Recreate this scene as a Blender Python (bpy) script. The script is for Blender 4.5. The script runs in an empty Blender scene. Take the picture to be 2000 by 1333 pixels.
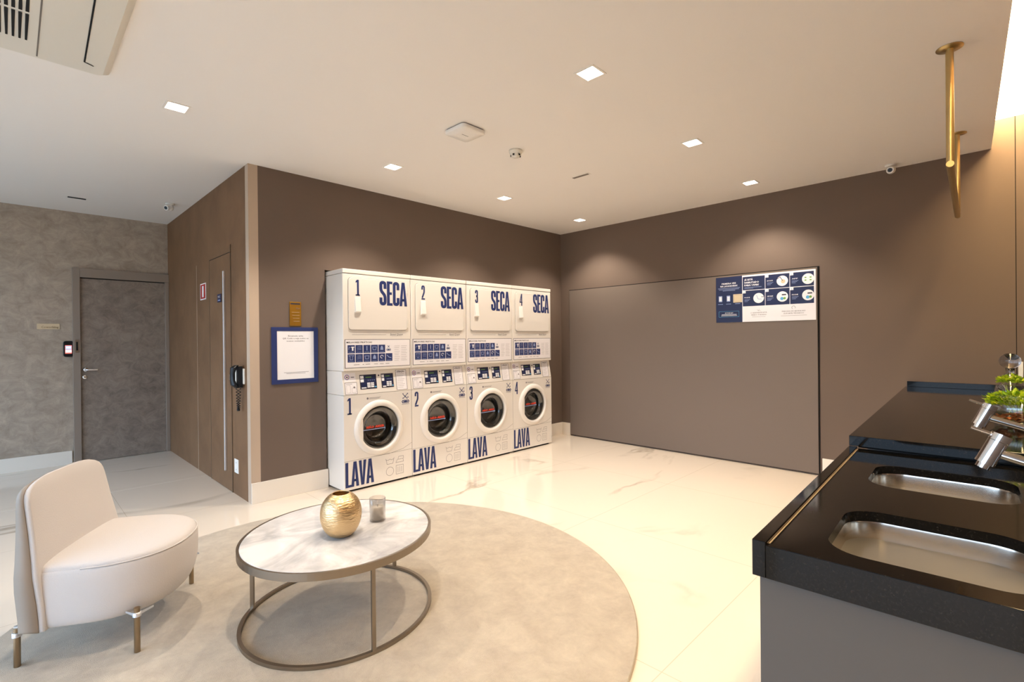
import bpy, bmesh, math, random
from mathutils import Vector, Matrix
random.seed(7)
SC = bpy.context.scene
COL = SC.collection
PI = math.pi

# ------------------------------------------------------------------ camera
cam_d = bpy.data.cameras.new('camera')
cam_d.sensor_width = 36.0
cam_d.lens = 965.08 / 2000 * 36
cam_d.clip_start = 0.02
cam = bpy.data.objects.new('camera', cam_d)
COL.objects.link(cam)
_f = Vector((-0.70169572, 0.71247164, -0.00269792))
_r = Vector((0.71245933, 0.70164705, -0.00964965))
_u = Vector((-0.00498212, 0.00869327, 0.9999498)); _u = _r.cross(_f)
M = Matrix((( _r.x, _u.x, -_f.x, 4.398), (_r.y, _u.y, -_f.y, -5.459), (_r.z, _u.z, -_f.z, 1.338), (0, 0, 0, 1)))
cam.matrix_world = M
SC.camera = cam

# ------------------------------------------------------------------ view, world, daylight
SC.view_settings.view_transform = 'Standard'
SC.view_settings.look = 'None'
SC.view_settings.gamma = 1
SC.view_settings.use_curve_mapping = False
SC.view_settings.exposure = 0.66
SC.cycles.use_denoising = True
SC.cycles.max_bounces = 10
SC.cycles.diffuse_bounces = 6
SC.cycles.caustics_reflective = False
SC.cycles.caustics_refractive = False
SC.cycles.sample_clamp_indirect = 6.0

SKY = 4.0            # overcast daylight outside the glazed front
LAMP = 66.0          # each recessed downlight
COVE = 18.0           # lit ceiling cove
WARM = (1.0, 0.88, 0.745)
w = bpy.data.worlds.new('overcast_sky'); SC.world = w; w.use_nodes = True
nt = w.node_tree
bg = nt.nodes['Background']
tc = nt.nodes.new('ShaderNodeTexCoord'); sp = nt.nodes.new('ShaderNodeSeparateXYZ'); rp = nt.nodes.new('ShaderNodeValToRGB')
nt.links.new(tc.outputs['Generated'], sp.inputs[0]); nt.links.new(sp.outputs['Z'], rp.inputs[0]); nt.links.new(rp.outputs[0], bg.inputs[0])
rp.color_ramp.elements[0].position = 0.0; rp.color_ramp.elements[0].color = (0.33, 0.36, 0.36, 1)
rp.color_ramp.elements[1].position = 0.55; rp.color_ramp.elements[1].color = (0.50, 0.72, 1.0, 1)
e = rp.color_ramp.elements.new(0.12); e.color = (0.52, 0.72, 0.98, 1)
bg.inputs[1].default_value = SKY

H = 2.813            # ceiling height
YB = -8.6            # glazed front behind the camera
XL = -2.962          # door wall
YC = -4.075          # corridor wall
TH = math.radians(2.1)

# portals in the glazed front (let the renderer find the daylight)
for i, (xa, xb) in enumerate(((-2.9, -0.95), (-0.9, 1.05), (1.1, 3.05), (3.1, 4.8))):
    ld = bpy.data.lights.new('window_daylight', 'AREA'); ld.shape = 'RECTANGLE'
    ld.size = xb - xa; ld.size_y = 2.6; ld.cycles.is_portal = True
    lo = bpy.data.objects.new('window_daylight', ld); COL.objects.link(lo)
    lo.location = ((xa + xb) / 2, YB + 0.12, 1.35); lo.rotation_euler = (PI / 2, 0, PI)

# ------------------------------------------------------------------ helpers
class MB:
    def __init__(s): s.v = []; s.f = []; s.m = []; s.mats = []; s.sm = []
    def mi(s, m):
        if m not in s.mats: s.mats.append(m)
        return s.mats.index(m)
    def add(s, vs, fs, m, smooth=False):
        o = len(s.v); s.v += [tuple(p) for p in vs]; k = s.mi(m)
        for f in fs: s.f.append([i + o for i in f]); s.m.append(k); s.sm.append(smooth)
    def box(s, x0, x1, y0, y1, z0, z1, m):
        vs = [(x, y, z) for x in (x0, x1) for y in (y0, y1) for z in (z0, z1)]
        s.add(vs, [(0, 1, 3, 2), (4, 6, 7, 5), (0, 4, 5, 1), (2, 3, 7, 6), (0, 2, 6, 4), (1, 5, 7, 3)], m)
    def lathe(s, prof, m, seg=48, c=(0, 0, 0), axis='z', smooth=True, cap=False):
        vs = []; n = len(prof)
        for k in range(seg):
            a = 2 * PI * k / seg
            for r, h in prof:
                if axis == 'z': vs.append((c[0] + r * math.cos(a), c[1] + r * math.sin(a), c[2] + h))
                else: vs.append((c[0] + h, c[1] + r * math.cos(a), c[2] + r * math.sin(a)))
        fs = []
        for k in range(seg):
            k2 = (k + 1) % seg
            for i in range(n - 1): fs.append((k * n + i, k2 * n + i, k2 * n + i + 1, k * n + i + 1))
        s.add(vs, fs, m, smooth)
        if cap:
            s.add([vs[k * n] for k in range(seg)], [list(range(seg))[::-1]], m)
            s.add([vs[k * n + n - 1] for k in range(seg)], [list(range(seg))], m)
    def tube(s, pts, r, m, seg=12, closed=False, cap=True):
        pts = [Vector(p) for p in pts]; n = len(pts)
        vs = []; prev = None
        for i, p in enumerate(pts):
            if closed: t = pts[(i + 1) % n] - pts[i - 1]
            else: t = pts[min(i + 1, n - 1)] - pts[max(i - 1, 0)]
            t.normalize()
            if prev is None:
                a = Vector((0, 0, 1)) if abs(t.z) < .9 else Vector((1, 0, 0))
                nn = t.cross(a).normalized()
            else:
                nn = (prev - t * prev.dot(t)).normalized()
            prev = nn; b = t.cross(nn)
            rr = r[i] if isinstance(r, (list, tuple)) else r
            for k in range(seg):
                a = 2 * PI * k / seg; vs.append(p + nn * (rr * math.cos(a)) + b * (rr * math.sin(a)))
        fs = []
        for i in range(n if closed else n - 1):
            j = (i + 1) % n
            for k in range(seg):
                k2 = (k + 1) % seg
                fs.append((i * seg + k, i * seg + k2, j * seg + k2, j * seg + k))
        s.add(vs, fs, m, True)
        if cap and not closed:
            s.add(vs[:seg], [list(range(seg))[::-1]], m); s.add(vs[-seg:], [list(range(seg))], m)
    def loft(s, rings, m, smooth=True, cap0=True, cap1=True):
        n = len(rings[0]); vs = [p for r in rings for p in r]; fs = []
        for i in range(len(rings) - 1):
            for k in range(n):
                k2 = (k + 1) % n; fs.append((i * n + k, i * n + k2, (i + 1) * n + k2, (i + 1) * n + k))
        s.add(vs, fs, m, smooth)
        if cap0: s.add(rings[0], [list(range(n))[::-1]], m, smooth)
        if cap1: s.add(rings[-1], [list(range(n))], m, smooth)
    # flat artwork: fr maps (a, b, d) on a surface to 3-D
    def quad(s, fr, a0, a1, b0, b1, m, d=0.0):
        s.add([fr(a0, b0, d), fr(a1, b0, d), fr(a1, b1, d), fr(a0, b1, d)], [(0, 1, 2, 3)], m)
    def poly(s, fr, pts, m, d=0.0):
        s.add([fr(a, b, d) for a, b in pts], [list(range(len(pts)))], m)
    def ribbon(s, fr, pts, wd, m, d=0.0, closed=False):
        n = len(pts); L = []; R = []
        for i in range(n):
            p = Vector(pts[i])
            if closed: a = Vector(pts[i - 1]); b = Vector(pts[(i + 1) % n])
            else: a = Vector(pts[max(i - 1, 0)]); b = Vector(pts[min(i + 1, n - 1)])
            d1 = (p - a); d2 = (b - p)
            if d1.length < 1e-9: d1 = d2
            if d2.length < 1e-9: d2 = d1
            d1.normalize(); d2.normalize()
            n1 = Vector((-d1.y, d1.x)); n2 = Vector((-d2.y, d2.x)); nn = (n1 + n2)
            if nn.length < 1e-6: nn = n1
            nn.normalize(); k = 1 / max(.35, nn.dot(n1))
            L.append(p + nn * wd / 2 * k); R.append(p - nn * wd / 2 * k)
        vs = [fr(q.x, q.y, d) for q in L] + [fr(q.x, q.y, d) for q in R]; fs = []
        for i in range(n if closed else n - 1):
            j = (i + 1) % n; fs.append((n + i, n + j, j, i))
        s.add(vs, fs, m)
    def disc(s, fr, ca, cb, r, m, d=0.0, seg=24, ry=None):
        s.poly(fr, [(ca + r * math.cos(2 * PI * k / seg), cb + (ry or r) * math.sin(2 * PI * k / seg)) for k in range(seg)], m, d)
    def text(s, fr, txt, a, b, h, m, d=0.0, wfit=None, align='LEFT', bold=0.0, res=1, shear=0.0):
        cu = bpy.data.curves.new('t', 'FONT'); cu.body = txt; cu.size = 1; cu.resolution_u = res; cu.offset = bold; cu.shear = shear
        ob = bpy.data.objects.new('t', cu)
        me = bpy.data.meshes.new_from_object(ob)
        vs = [v.co.copy() for v in me.vertices]; fs = [list(p.vertices) for p in me.polygons]
        if vs:
            x0 = min(v.x for v in vs); x1 = max(v.x for v in vs)
            k = h / 0.73; kx = k if wfit is None else wfit / (x1 - x0)
            W = (x1 - x0) * kx; off = {'LEFT': 0, 'CENTER': -W / 2, 'RIGHT': -W}[align]
            s.add([fr(a + off + (v.x - x0) * kx, b + v.y * k, d) for v in vs], fs, m)
        bpy.data.objects.remove(ob); bpy.data.curves.remove(cu); bpy.data.meshes.remove(me)
    def build(s, name, parent=None, bevel=0.0, seg=2, sub=0, autosm=None):
        me = bpy.data.meshes.new(name); me.from_pydata(s.v, [], s.f)
        for m in s.mats: me.materials.append(m)
        me.polygons.foreach_set('material_index', s.m)
        me.polygons.foreach_set('use_smooth', s.sm); me.update()
        o = bpy.data.objects.new(name, me); COL.objects.link(o)
        if parent is not None: o.parent = parent
        if bevel:
            b = o.modifiers.new('bevel', 'BEVEL'); b.width = bevel; b.segments = seg; b.limit_method = 'ANGLE'; b.angle_limit = math.radians(40)
            b.harden_normals = False
        if sub:
            q = o.modifiers.new('sub', 'SUBSURF'); q.levels = sub; q.render_levels = sub
        return o

def one_box(name, x0, x1, y0, y1, z0, z1, m, parent=None, bevel=0.0, seg=2):
    b = MB(); b.box(x0, x1, y0, y1, z0, z1, m); return b.build(name, parent, bevel, seg)
def tag(o, label, cat, group=None):
    o['label'] = label; o['category'] = cat
    if group: o['group'] = group
    return o
def struct(o): o['kind'] = 'structure'; return o
def empty(name, loc, rz, label, cat, group=None):
    o = bpy.data.objects.new(name, None); COL.objects.link(o); o.location = loc; o.rotation_euler = (0, 0, rz)
    o.empty_display_size = .1
    return tag(o, label, cat, group)
def rrect(x0, x1, y0, y1, r, seg=8):
    out = []
    for cx, cy, a0 in ((x1 - r, y1 - r, 0), (x0 + r, y1 - r, PI / 2), (x0 + r, y0 + r, PI), (x1 - r, y0 + r, 1.5 * PI)):
        for k in range(seg + 1):
            a = a0 + PI / 2 * k / seg; out.append((cx + r * math.cos(a), cy + r * math.sin(a)))
    return out
def rpath(pts, r, seg=5):
    out = [Vector(pts[0])]
    for i in range(1, len(pts) - 1):
        p = Vector(pts[i]); a = Vector(pts[i - 1]) - p; b = Vector(pts[i + 1]) - p
        rr = min(r, a.length * .499, b.length * .499); A = p + a.normalized() * rr; B = p + b.normalized() * rr
        for k in range(seg + 1):
            t = k / seg; out.append(A * (1 - t) ** 2 + p * 2 * t * (1 - t) + B * t * t)
    out.append(Vector(pts[-1])); return [tuple(q) for q in out]

# ------------------------------------------------------------------ materials
def srgb(r, g, b):
    f = lambda c: (c / 255 / 12.92) if c / 255 <= .04045 else ((c / 255 + .055) / 1.055) ** 2.4
    return (f(r), f(g), f(b), 1)
def mat(name, col, rough=.6, metal=0.0, spec=.5, emit=None, estr=0, trans=0, ior=1.45, coat=0, sheen=0, alpha=1):
    m = bpy.data.materials.new(name); m.use_nodes = True; b = m.node_tree.nodes['Principled BSDF']
    b.inputs['Base Color'].default_value = col if len(col) == 4 else (*col, 1)
    b.inputs['Roughness'].default_value = rough; b.inputs['Metallic'].default_value = metal
    b.inputs['Specular IOR Level'].default_value = spec; b.inputs['IOR'].default_value = ior
    b.inputs['Transmission Weight'].default_value = trans; b.inputs['Coat Weight'].default_value = coat
    b.inputs['Sheen Weight'].default_value = sheen; b.inputs['Alpha'].default_value = alpha
    if emit: b.inputs['Emission Color'].default_value = (*emit[:3], 1); b.inputs['Emission Strength'].default_value = estr
    return m
def N(m, t, **kw):
    n = m.node_tree.nodes.new(t)
    for k, v in kw.items():
        if k in n.inputs.keys() if hasattr(n.inputs, 'keys') else False: n.inputs[k].default_value = v
        else: setattr(n, k, v)
    return n
def noise_col(m, c1, c2, scale=5, detail=6, dist=0.0, lo=.35, hi=.65, stretch=(1, 1, 1), rough=.6, wave=False):
    nt = m.node_tree; b = nt.nodes['Principled BSDF']
    t = N(m, 'ShaderNodeTexCoord'); mp = N(m, 'ShaderNodeMapping'); mp.inputs['Scale'].default_value = stretch
    n = N(m, 'ShaderNodeTexNoise'); n.inputs['Scale'].default_value = scale; n.inputs['Detail'].default_value = detail
    n.inputs['Distortion'].default_value = dist; n.inputs['Roughness'].default_value = rough
    r = N(m, 'ShaderNodeValToRGB'); r.color_ramp.elements[0].position = lo; r.color_ramp.elements[1].position = hi
    r.color_ramp.elements[0].color = c1; r.color_ramp.elements[1].color = c2
    nt.links.new(t.outputs['Object'], mp.inputs[0]); nt.links.new(mp.outputs[0], n.inputs['Vector']); nt.links.new(n.outputs['Fac'], r.inputs[0])
    nt.links.new(r.outputs[0], b.inputs['Base Color'])
    return t, mp, n, r
def bump(m, scale, strength, dist=.002, detail=3, stretch=(1, 1, 1)):
    nt = m.node_tree; b = nt.nodes['Principled BSDF']
    t = N(m, 'ShaderNodeTexCoord'); mp = N(m, 'ShaderNodeMapping'); mp.inputs['Scale'].default_value = stretch
    n = N(m, 'ShaderNodeTexNoise'); n.inputs['Scale'].default_value = scale; n.inputs['Detail'].default_value = detail
    bp = N(m, 'ShaderNodeBump'); bp.inputs['Strength'].default_value = strength; bp.inputs['Distance'].default_value = dist
    nt.links.new(t.outputs['Object'], mp.inputs[0]); nt.links.new(mp.outputs[0], n.inputs['Vector'])
    nt.links.new(n.outputs['Fac'], bp.inputs['Height']); nt.links.new(bp.outputs[0], b.inputs['Normal'])

# floor: polished marble-look porcelain slabs
def veins(m, base, vein, scale, amount, extra=None, seedoff=(0, 0, 0)):
    nt = m.node_tree; b = nt.nodes['Principled BSDF']; L = nt.links.new
    t = N(m, 'ShaderNodeTexCoord'); mp = N(m, 'ShaderNodeMapping'); mp.inputs['Location'].default_value = seedoff
    mp.inputs['Rotation'].default_value = (0, 0, .5); mp.inputs['Scale'].default_value = (1, .45, 1)
    L(t.outputs['Object'], mp.inputs[0])
    n1 = N(m, 'ShaderNodeTexNoise'); n1.inputs['Scale'].default_value = scale; n1.inputs['Detail'].default_value = 7; n1.inputs['Distortion'].default_value = .7
    L(mp.outputs[0], n1.inputs['Vector'])
    a1 = N(m, 'ShaderNodeMath', operation='SUBTRACT'); a1.inputs[1].default_value = .5
    a2 = N(m, 'ShaderNodeMath', operation='ABSOLUTE')
    L(n1.outputs['Fac'], a1.inputs[0]); L(a1.outputs[0], a2.inputs[0])
    r = N(m, 'ShaderNodeValToRGB'); r.color_ramp.elements[0].position = 0.0; r.color_ramp.elements[1].position = .022
    r.color_ramp.elements[0].color = (1, 1, 1, 1); r.color_ramp.elements[1].color = (0, 0, 0, 1)
    L(a2.outputs[0], r.inputs[0])
    n2 = N(m, 'ShaderNodeTexNoise'); n2.inputs['Scale'].default_value = scale * 1.1; n2.inputs['Detail'].default_value = 3
    mp2 = N(m, 'ShaderNodeMapping'); mp2.inputs['Location'].default_value = (7.3, 2.1, 4)
    L(t.outputs['Object'], mp2.inputs[0]); L(mp2.outputs[0], n2.inputs['Vector'])
    r2 = N(m, 'ShaderNodeValToRGB'); r2.color_ramp.elements[0].position = .5; r2.color_ramp.elements[1].position = .68
    L(n2.outputs['Fac'], r2.inputs[0])
    mu = N(m, 'ShaderNodeMath', operation='MULTIPLY'); L(r.outputs[0], mu.inputs[0]); L(r2.outputs[0], mu.inputs[1])
    mu2 = N(m, 'ShaderNodeMath', operation='MULTIPLY'); mu2.inputs[1].default_value = amount; L(mu.outputs[0], mu2.inputs[0])
    mx = N(m, 'ShaderNodeMix', data_type='RGBA'); mx.inputs['A'].default_value = base; mx.inputs['B'].default_value = vein
    L(mu2.outputs[0], mx.inputs['Factor'])
    L(mx.outputs['Result'], b.inputs['Base Color'])
    return mx, t
m_floor = mat('floor_porcelain', srgb(238, 228, 214), .09)
mx, t = veins(m_floor, srgb(228, 216, 200), srgb(166, 152, 134), .9, .85)
nt = m_floor.node_tree
br = N(m_floor, 'ShaderNodeTexBrick'); br.offset = 0
br.inputs['Color1'].default_value = (1, 1, 1, 1); br.inputs['Color2'].default_value = (1, 1, 1, 1); br.inputs['Mortar'].default_value = (.78, .75, .70, 1)
br.inputs['Scale'].default_value = 1; br.inputs['Mortar Size'].default_value = .0022; br.inputs['Brick Width'].default_value = 1.2; br.inputs['Row Height'].default_value = 1.2
mpb = N(m_floor, 'ShaderNodeMapping'); mpb.inputs['Location'].default_value = (-3.43 + 4.8, 3.64, 0)
nt.links.new(t.outputs['Object'], mpb.inputs[0]); nt.links.new(mpb.outputs[0], br.inputs['Vector'])
mm = N(m_floor, 'ShaderNodeMix', data_type='RGBA', blend_type='MULTIPLY'); mm.inputs['Factor'].default_value = 1
nt.links.new(mx.outputs['Result'], mm.inputs['A']); nt.links.new(br.outputs['Color'], mm.inputs['B'])
nt.links.new(mm.outputs['Result'], nt.nodes['Principled BSDF'].inputs['Base Color'])

m_ceil = mat('ceiling_paint', srgb(242, 238, 234), .9, spec=.2)
m_dark = mat('wall_taupe_paint', srgb(110, 95, 85), .75, spec=.3); bump(m_dark, 160, .12, .001)
m_board = mat('board_laminate', srgb(118, 106, 97), .6, spec=.3); bump(m_board, 300, .1, .0006, stretch=(1, 1, .2))
m_gap = mat('shadow_gap_black', srgb(22, 17, 14), .9)
m_brown = mat('brown_plaster', srgb(108, 86, 68), .62, spec=.35)
noise_col(m_brown, srgb(112, 82, 57), srgb(130, 98, 70), 3.0, 12, .4, .3, .7, (1, 1, .8)); bump(m_brown, 26, .25, .003, 6, (1, 1, 2.2))
m_stucco = mat('burnished_cement', srgb(146, 134, 122), .42, spec=.5)
noise_col(m_stucco, srgb(140, 126, 112), srgb(192, 178, 162), 7, 14, .6, .28, .72, (1, 1, 1.3), .78); bump(m_stucco, 9, .25, .004, 6)
m_stuccod = mat('burnished_cement_door', srgb(120, 108, 100), .42, spec=.5)
noise_col(m_stuccod, srgb(104, 91, 83), srgb(160, 147, 134), 8, 14, .7, .28, .74, (1, 1, 1.2), .78); bump(m_stuccod, 12, .25, .004, 6)
m_strip = mat('plaster_edge', srgb(188, 168, 148), .6)
m_frame = mat('door_frame_paint', srgb(142, 128, 116), .5); bump(m_frame, 30, .1, .002, 4, (1, 1, .1))
m_base = mat('baseboard_gloss', srgb(232, 224, 212), .22)
m_white = mat('machine_enamel', srgb(230, 224, 216), .28, spec=.5)
m_whitep = mat('white_plastic', srgb(238, 235, 230), .4)
m_offw = mat('offwhite_plastic', srgb(226, 222, 212), .45)
m_seam = mat('panel_seam', srgb(120, 112, 104), .7)
m_blue = mat('navy_print', srgb(38, 52, 104), .5)
m_navy = mat('dark_navy_print', srgb(26, 36, 74), .45)
m_paper = mat('label_paper', srgb(240, 236, 238), .5)
m_ink = mat('grey_ink', srgb(128, 122, 124), .6)
m_inkd = mat('dark_ink', srgb(48, 44, 56), .6)
m_wht = mat('white_print', srgb(240, 238, 240), .5)
m_pale = mat('pale_blue_print', srgb(150, 164, 204), .5)
m_redp = mat('red_print', srgb(196, 62, 42), .5)
m_green = mat('green_print', srgb(120, 170, 70), .5)
m_cyan = mat('cyan_print', srgb(90, 170, 215), .5)
m_beige = mat('beige_print', srgb(214, 194, 160), .5)
m_chrome = mat('chrome', (.86, .86, .87), .06, 1.0)
m_steel = mat('sink_steel', (.70, .62, .53), .2, 1.0); bump(m_steel, 18, .12, .003, 3, (1, 3, 1))
m_drum = mat('drum_steel', (.35, .33, .31), .35, 1.0)
m_rubber = mat('grey_rubber', srgb(34, 33, 32), .45)
m_glass = mat('clear_glass', (1, 1, 1), .0, trans=1, ior=1.45)
m_dglass = mat('tinted_door_glass', (.42, .41, .38), .02, trans=1, ior=1.5)
m_bronze = mat('bronze_metal', srgb(142, 130, 116), .34, 1.0); m_bronze.node_tree.nodes['Principled BSDF'].inputs['Base Color'].default_value = srgb(150, 138, 124)
m_legb = mat('warm_brass_leg', srgb(158, 138, 112), .3, 1.0)
m_brass = mat('brushed_brass', srgb(190, 168, 120), .34, 1.0)
m_gold = mat('hammered_gold', srgb(226, 196, 150), .36, 1.0)
bump(m_gold, 100, .9, .004, 2, (.5, .5, 1.5))
m_plate = mat('gold_plaque', srgb(196, 148, 58), .3, .8)
m_marble = mat('white_marble', srgb(238, 234, 230), .08)
noise_col(m_marble, srgb(168, 166, 166), srgb(228, 225, 222), 3.4, 9, 1.4, .30, .58, (1, .6, 1), .62)
m_rug = mat('beige_pile', srgb(186, 170, 148), .95, spec=.1, sheen=.3)
noise_col(m_rug, srgb(170, 156, 138), srgb(206, 193, 172), 7.5, 15, .3, .30, .70, (1, 1, 1), .78); bump(m_rug, 420, .7, .006, 3)
m_fab = mat('cream_boucle', srgb(212, 206, 202), .9, spec=.15, sheen=.25); bump(m_fab, 240, .35, .003, 4)
m_shell = mat('taupe_leather', srgb(158, 145, 132), .5, spec=.35)
m_silver = mat('satin_silver', (.78, .78, .80), .42, .9)
m_granite = mat('black_granite', srgb(30, 27, 25), .07, spec=.28)
noise_col(m_granite, srgb(14, 13, 12), srgb(120, 110, 98), 130, 12, .1, .56, .86, (1, .5, 1), .85)
m_cab = mat('graphite_laminate', srgb(86, 84, 84), .5, spec=.35)
m_black = mat('black_plastic', srgb(16, 18, 24), .32)
m_blackm = mat('black_matt', srgb(12, 11, 11), .8)
m_emit = mat('lamp_lens', (1, 1, 1), .5, emit=(1, .93, .82), estr=30)
m_cove = mat('lit_stretch_ceiling', (1, .95, .85), .6, emit=(1.0, .73, .38), estr=COVE)
m_screen = mat('screen', (0, 0, 0), .2, emit=(.45, .55, .8), estr=.8)
m_screenr = mat('screen_red', (0, 0, 0), .2, emit=(.9, .2, .16), estr=.8)
m_screenw = mat('screen_white', (0, 0, 0), .2, emit=(.9, .9, 1), estr=.9)
m_red = mat('sign_red', srgb(176, 42, 28), .5)
m_leaf = mat('leaf_green', srgb(120, 150, 24), .5); noise_col(m_leaf, srgb(92, 140, 18), srgb(214, 222, 40), 30, 3, 0, .35, .65)
m_copper = mat('copper_shards', srgb(196, 110, 52), .3, .6)
m_wax = mat('candle_wax', srgb(240, 230, 214), .5)
m_fglass = mat('smoky_glass', (.93, .92, .90), .03, trans=1, ior=1.3)
m_trim = mat('lamp_trim', srgb(240, 236, 230), .5)
m_alu = mat('window_aluminium', srgb(60, 60, 62), .4, .6)
m_pave = mat('pavement', srgb(120, 118, 114), .8)

def thin_glass(name, tint, rough=.02, k=1.0):
    m = bpy.data.materials.new(name); m.use_nodes = True; nt = m.node_tree; nt.nodes.clear(); L = nt.links.new
    o = nt.nodes.new('ShaderNodeOutputMaterial'); mx = nt.nodes.new('ShaderNodeMixShader'); tr = nt.nodes.new('ShaderNodeBsdfTransparent'); gl = nt.nodes.new('ShaderNodeBsdfGlossy'); fr = nt.nodes.new('ShaderNodeLayerWeight'); pw = nt.nodes.new('ShaderNodeMath'); pw.operation = 'POWER'; pw.inputs[1].default_value = 3.5; mu = nt.nodes.new('ShaderNodeMath'); mu.operation = 'MULTIPLY'; mu.use_clamp = True
    tr.inputs[0].default_value = (*tint, 1); gl.inputs['Roughness'].default_value = rough; gl.inputs[0].default_value = (.95, .95, .95, 1); fr.inputs['Blend'].default_value = .5; mu.operation = 'MULTIPLY_ADD'; mu.inputs[1].default_value = .6 * k; mu.inputs[2].default_value = .05 * k
    L(fr.outputs['Facing'], pw.inputs[0]); L(pw.outputs[0], mu.inputs[0]); L(mu.outputs[0], mx.inputs[0]); L(tr.outputs[0], mx.inputs[1]); L(gl.outputs[0], mx.inputs[2]); L(mx.outputs[0], o.inputs[0]); return m
m_bowl = thin_glass('thin_clear_glass', (.95, .96, .95), .02, 1.6)
m_dglass = thin_glass('tinted_door_glass', (.62, .61, .58), .02, 2.2)
m_fglass = thin_glass('candle_holder_glass', (.86, .85, .84), .06, 1.2)
# ------------------------------------------------------------------ setting
def holed(name, axis, fixed, a0, a1, b0, b1, holes, m, thick, flip=1):
    """slab with rectangular openings; axis 'z' (a=x,b=y) or 'x' (a=y,b=z)"""
    A = sorted({a0, a1, *[h[0] for h in holes], *[h[1] for h in holes]}); B = sorted({b0, b1, *[h[2] for h in holes], *[h[3] for h in holes]})
    b = MB()
    def inh(x, y): return any(h[0] - 1e-6 < x < h[1] + 1e-6 and h[2] - 1e-6 < y < h[3] + 1e-6 for h in holes)
    f0, f1 = sorted((fixed, fixed + thick))
    for i in range(len(A) - 1):
        for j in range(len(B) - 1):
            if inh((A[i] + A[i + 1]) / 2, (B[j] + B[j + 1]) / 2): continue
            if axis == 'z': b.box(A[i], A[i + 1], B[j], B[j + 1], f0, f1, m)
            else: b.box(f0, f1, A[i], A[i + 1], B[j], B[j + 1], m)
    bm = bmesh.new(); me = bpy.data.meshes.new(name); me.from_pydata(b.v, [], b.f); bm.from_mesh(me)
    bmesh.ops.remove_doubles(bm, verts=bm.verts, dist=1e-5)
    seen = {}
    for f in list(bm.faces):
        k = frozenset(v.index for v in f.verts); seen.setdefault(k, []).append(f)
    kill = [f for fs in seen.values() if len(fs) > 1 for f in fs]
    bmesh.ops.delete(bm, geom=kill, context='FACES'); bm.to_mesh(me); bm.free(); me.materials.append(m)
    o = bpy.data.objects.new(name, me); COL.objects.link(o); return o

struct(one_box('floor', -3.2, 5.2, YB - 0.2, 0.2, -.1, 0, m_floor))
LX = [0.752, 2.79]; 
LAMPS = [(.746, -4.717), (.750, -3.172), (.742, -1.84), (.708, -.498), (2.791, -3.19), (2.757, -1.83), (2.72, -.50), (2.79, -4.72)]
hs = .055
XE = 4.364
ceil = struct(holed('ceiling', 'z', H, XL - .2, XE, YB, 0.0, [(x - hs, x + hs, y - hs, y + hs) for x, y in LAMPS], m_ceil, .217))
# far strip of ceiling edge skews slightly towards the counter line
c2 = MB()
c2.add([(XE, 0, H), (XE + .0366 * 8.6, YB, H), (XE, YB, H), (XE, 0, H + .217), (XE + .0366 * 8.6, YB, H + .217), (XE, YB, H + .217)],
       [(0, 1, 2), (5, 4, 3), (0, 3, 4, 1), (1, 4, 5, 2)], m_ceil)
struct(c2.build('trim_ceiling_edge'))
cv = MB(); cv.box(XE - .02, 5.2, YB, .0, 3.031, 3.09, m_cove); struct(cv.build('trim_cove_light'))

NY0, NY1, NZ = -3.432, -.572, 1.995
struct(holed('wall_left', 'x', 0, -4.0, .2, 0, 3.03, [(NY0, NY1, -.001, NZ)], m_dark, -.06))
nb = MB(); nb.box(-.56, -.52, NY0 - .1, NY1 + .1, 0, NZ + .1, m_gap); nb.box(-.52, -.06, NY0 - .05, NY0, 0, NZ + .05, m_dark); nb.box(-.52, -.06, NY1, NY1 + .05, 0, NZ + .05, m_dark)
nb.box(-.52, -.06, NY0, NY1, NZ, NZ + .05, m_gap)
struct(nb.build('trim_niche'))
struct(one_box('wall_back', .0, 5.2, 0, .12, 0, 3.3, m_dark))
b = MB(); b.box(4.494, 4.499, -.0015, .0, .944, 3.031, m_gap); struct(b.build('trim_wall_joint'))
# corridor wall with its rendered end
struct(one_box('wall_corridor', XL, -.075, YC, YC + .12, 0, H, m_brown))
struct(one_box('trim_corridor_end', -.075, 0, YC, -4.0, 0, H, m_strip))
one = one_box('trim_corridor_face', -.076, -.0745, YC - .0012, YC + .001, 0, H, m_brown); struct(one)
struct(one_box('wall_end', XL - .12, XL, YB, YC + .12, 0, H, m_stucco))
# right wall, rotated a little like the counter
wr = MB(); ex = Vector((.9993, .0366, 0)); ey = Vector((-.0366, .9993, 0))
p0 = Vector((4.62, 0, 0))
q = [p0 + ey * .05, p0 + ex * .12 + ey * .05, p0 + ex * .12 - ey * 8.75, p0 - ey * 8.75]
wr.add([tuple(v) for v in q] + [(v.x, v.y, 3.04) for v in q], [(3, 2, 1, 0), (4, 5, 6, 7), (0, 1, 5, 4), (1, 2, 6, 5), (2, 3, 7, 6), (3, 0, 4, 7)], m_dark)
struct(wr.build('wall_right'))
# glazed front behind the camera
for i, (xa, xb) in enumerate(((-2.96, -.97), (-.97, 1.02), (1.02, 3.01), (3.01, 4.92))):
    f = MB(); t_ = .05
    f.box(xa, xb, YB, YB + .08, 0, t_, m_alu); f.box(xa, xb, YB, YB + .08, H - .1, H, m_alu)
    f.box(xa, xa + t_, YB, YB + .08, t_, H - .1, m_alu); f.box(xb - t_, xb, YB, YB + .08, t_, H - .1, m_alu)
    struct(f.build('window_%d' % (i + 1)))
struct(one_box('trim_window_head', -3.0, 5.2, YB - .05, YB + .09, H, 3.09, m_ceil))
struct(one_box('ground', -14, 16, -24, YB - .2, -.3, -.05, m_pave))

struct(one_box('trim_floor_joint', -1.294, -1.288, YB + .1, YC - .001, .0002, .0012, m_base))
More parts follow.
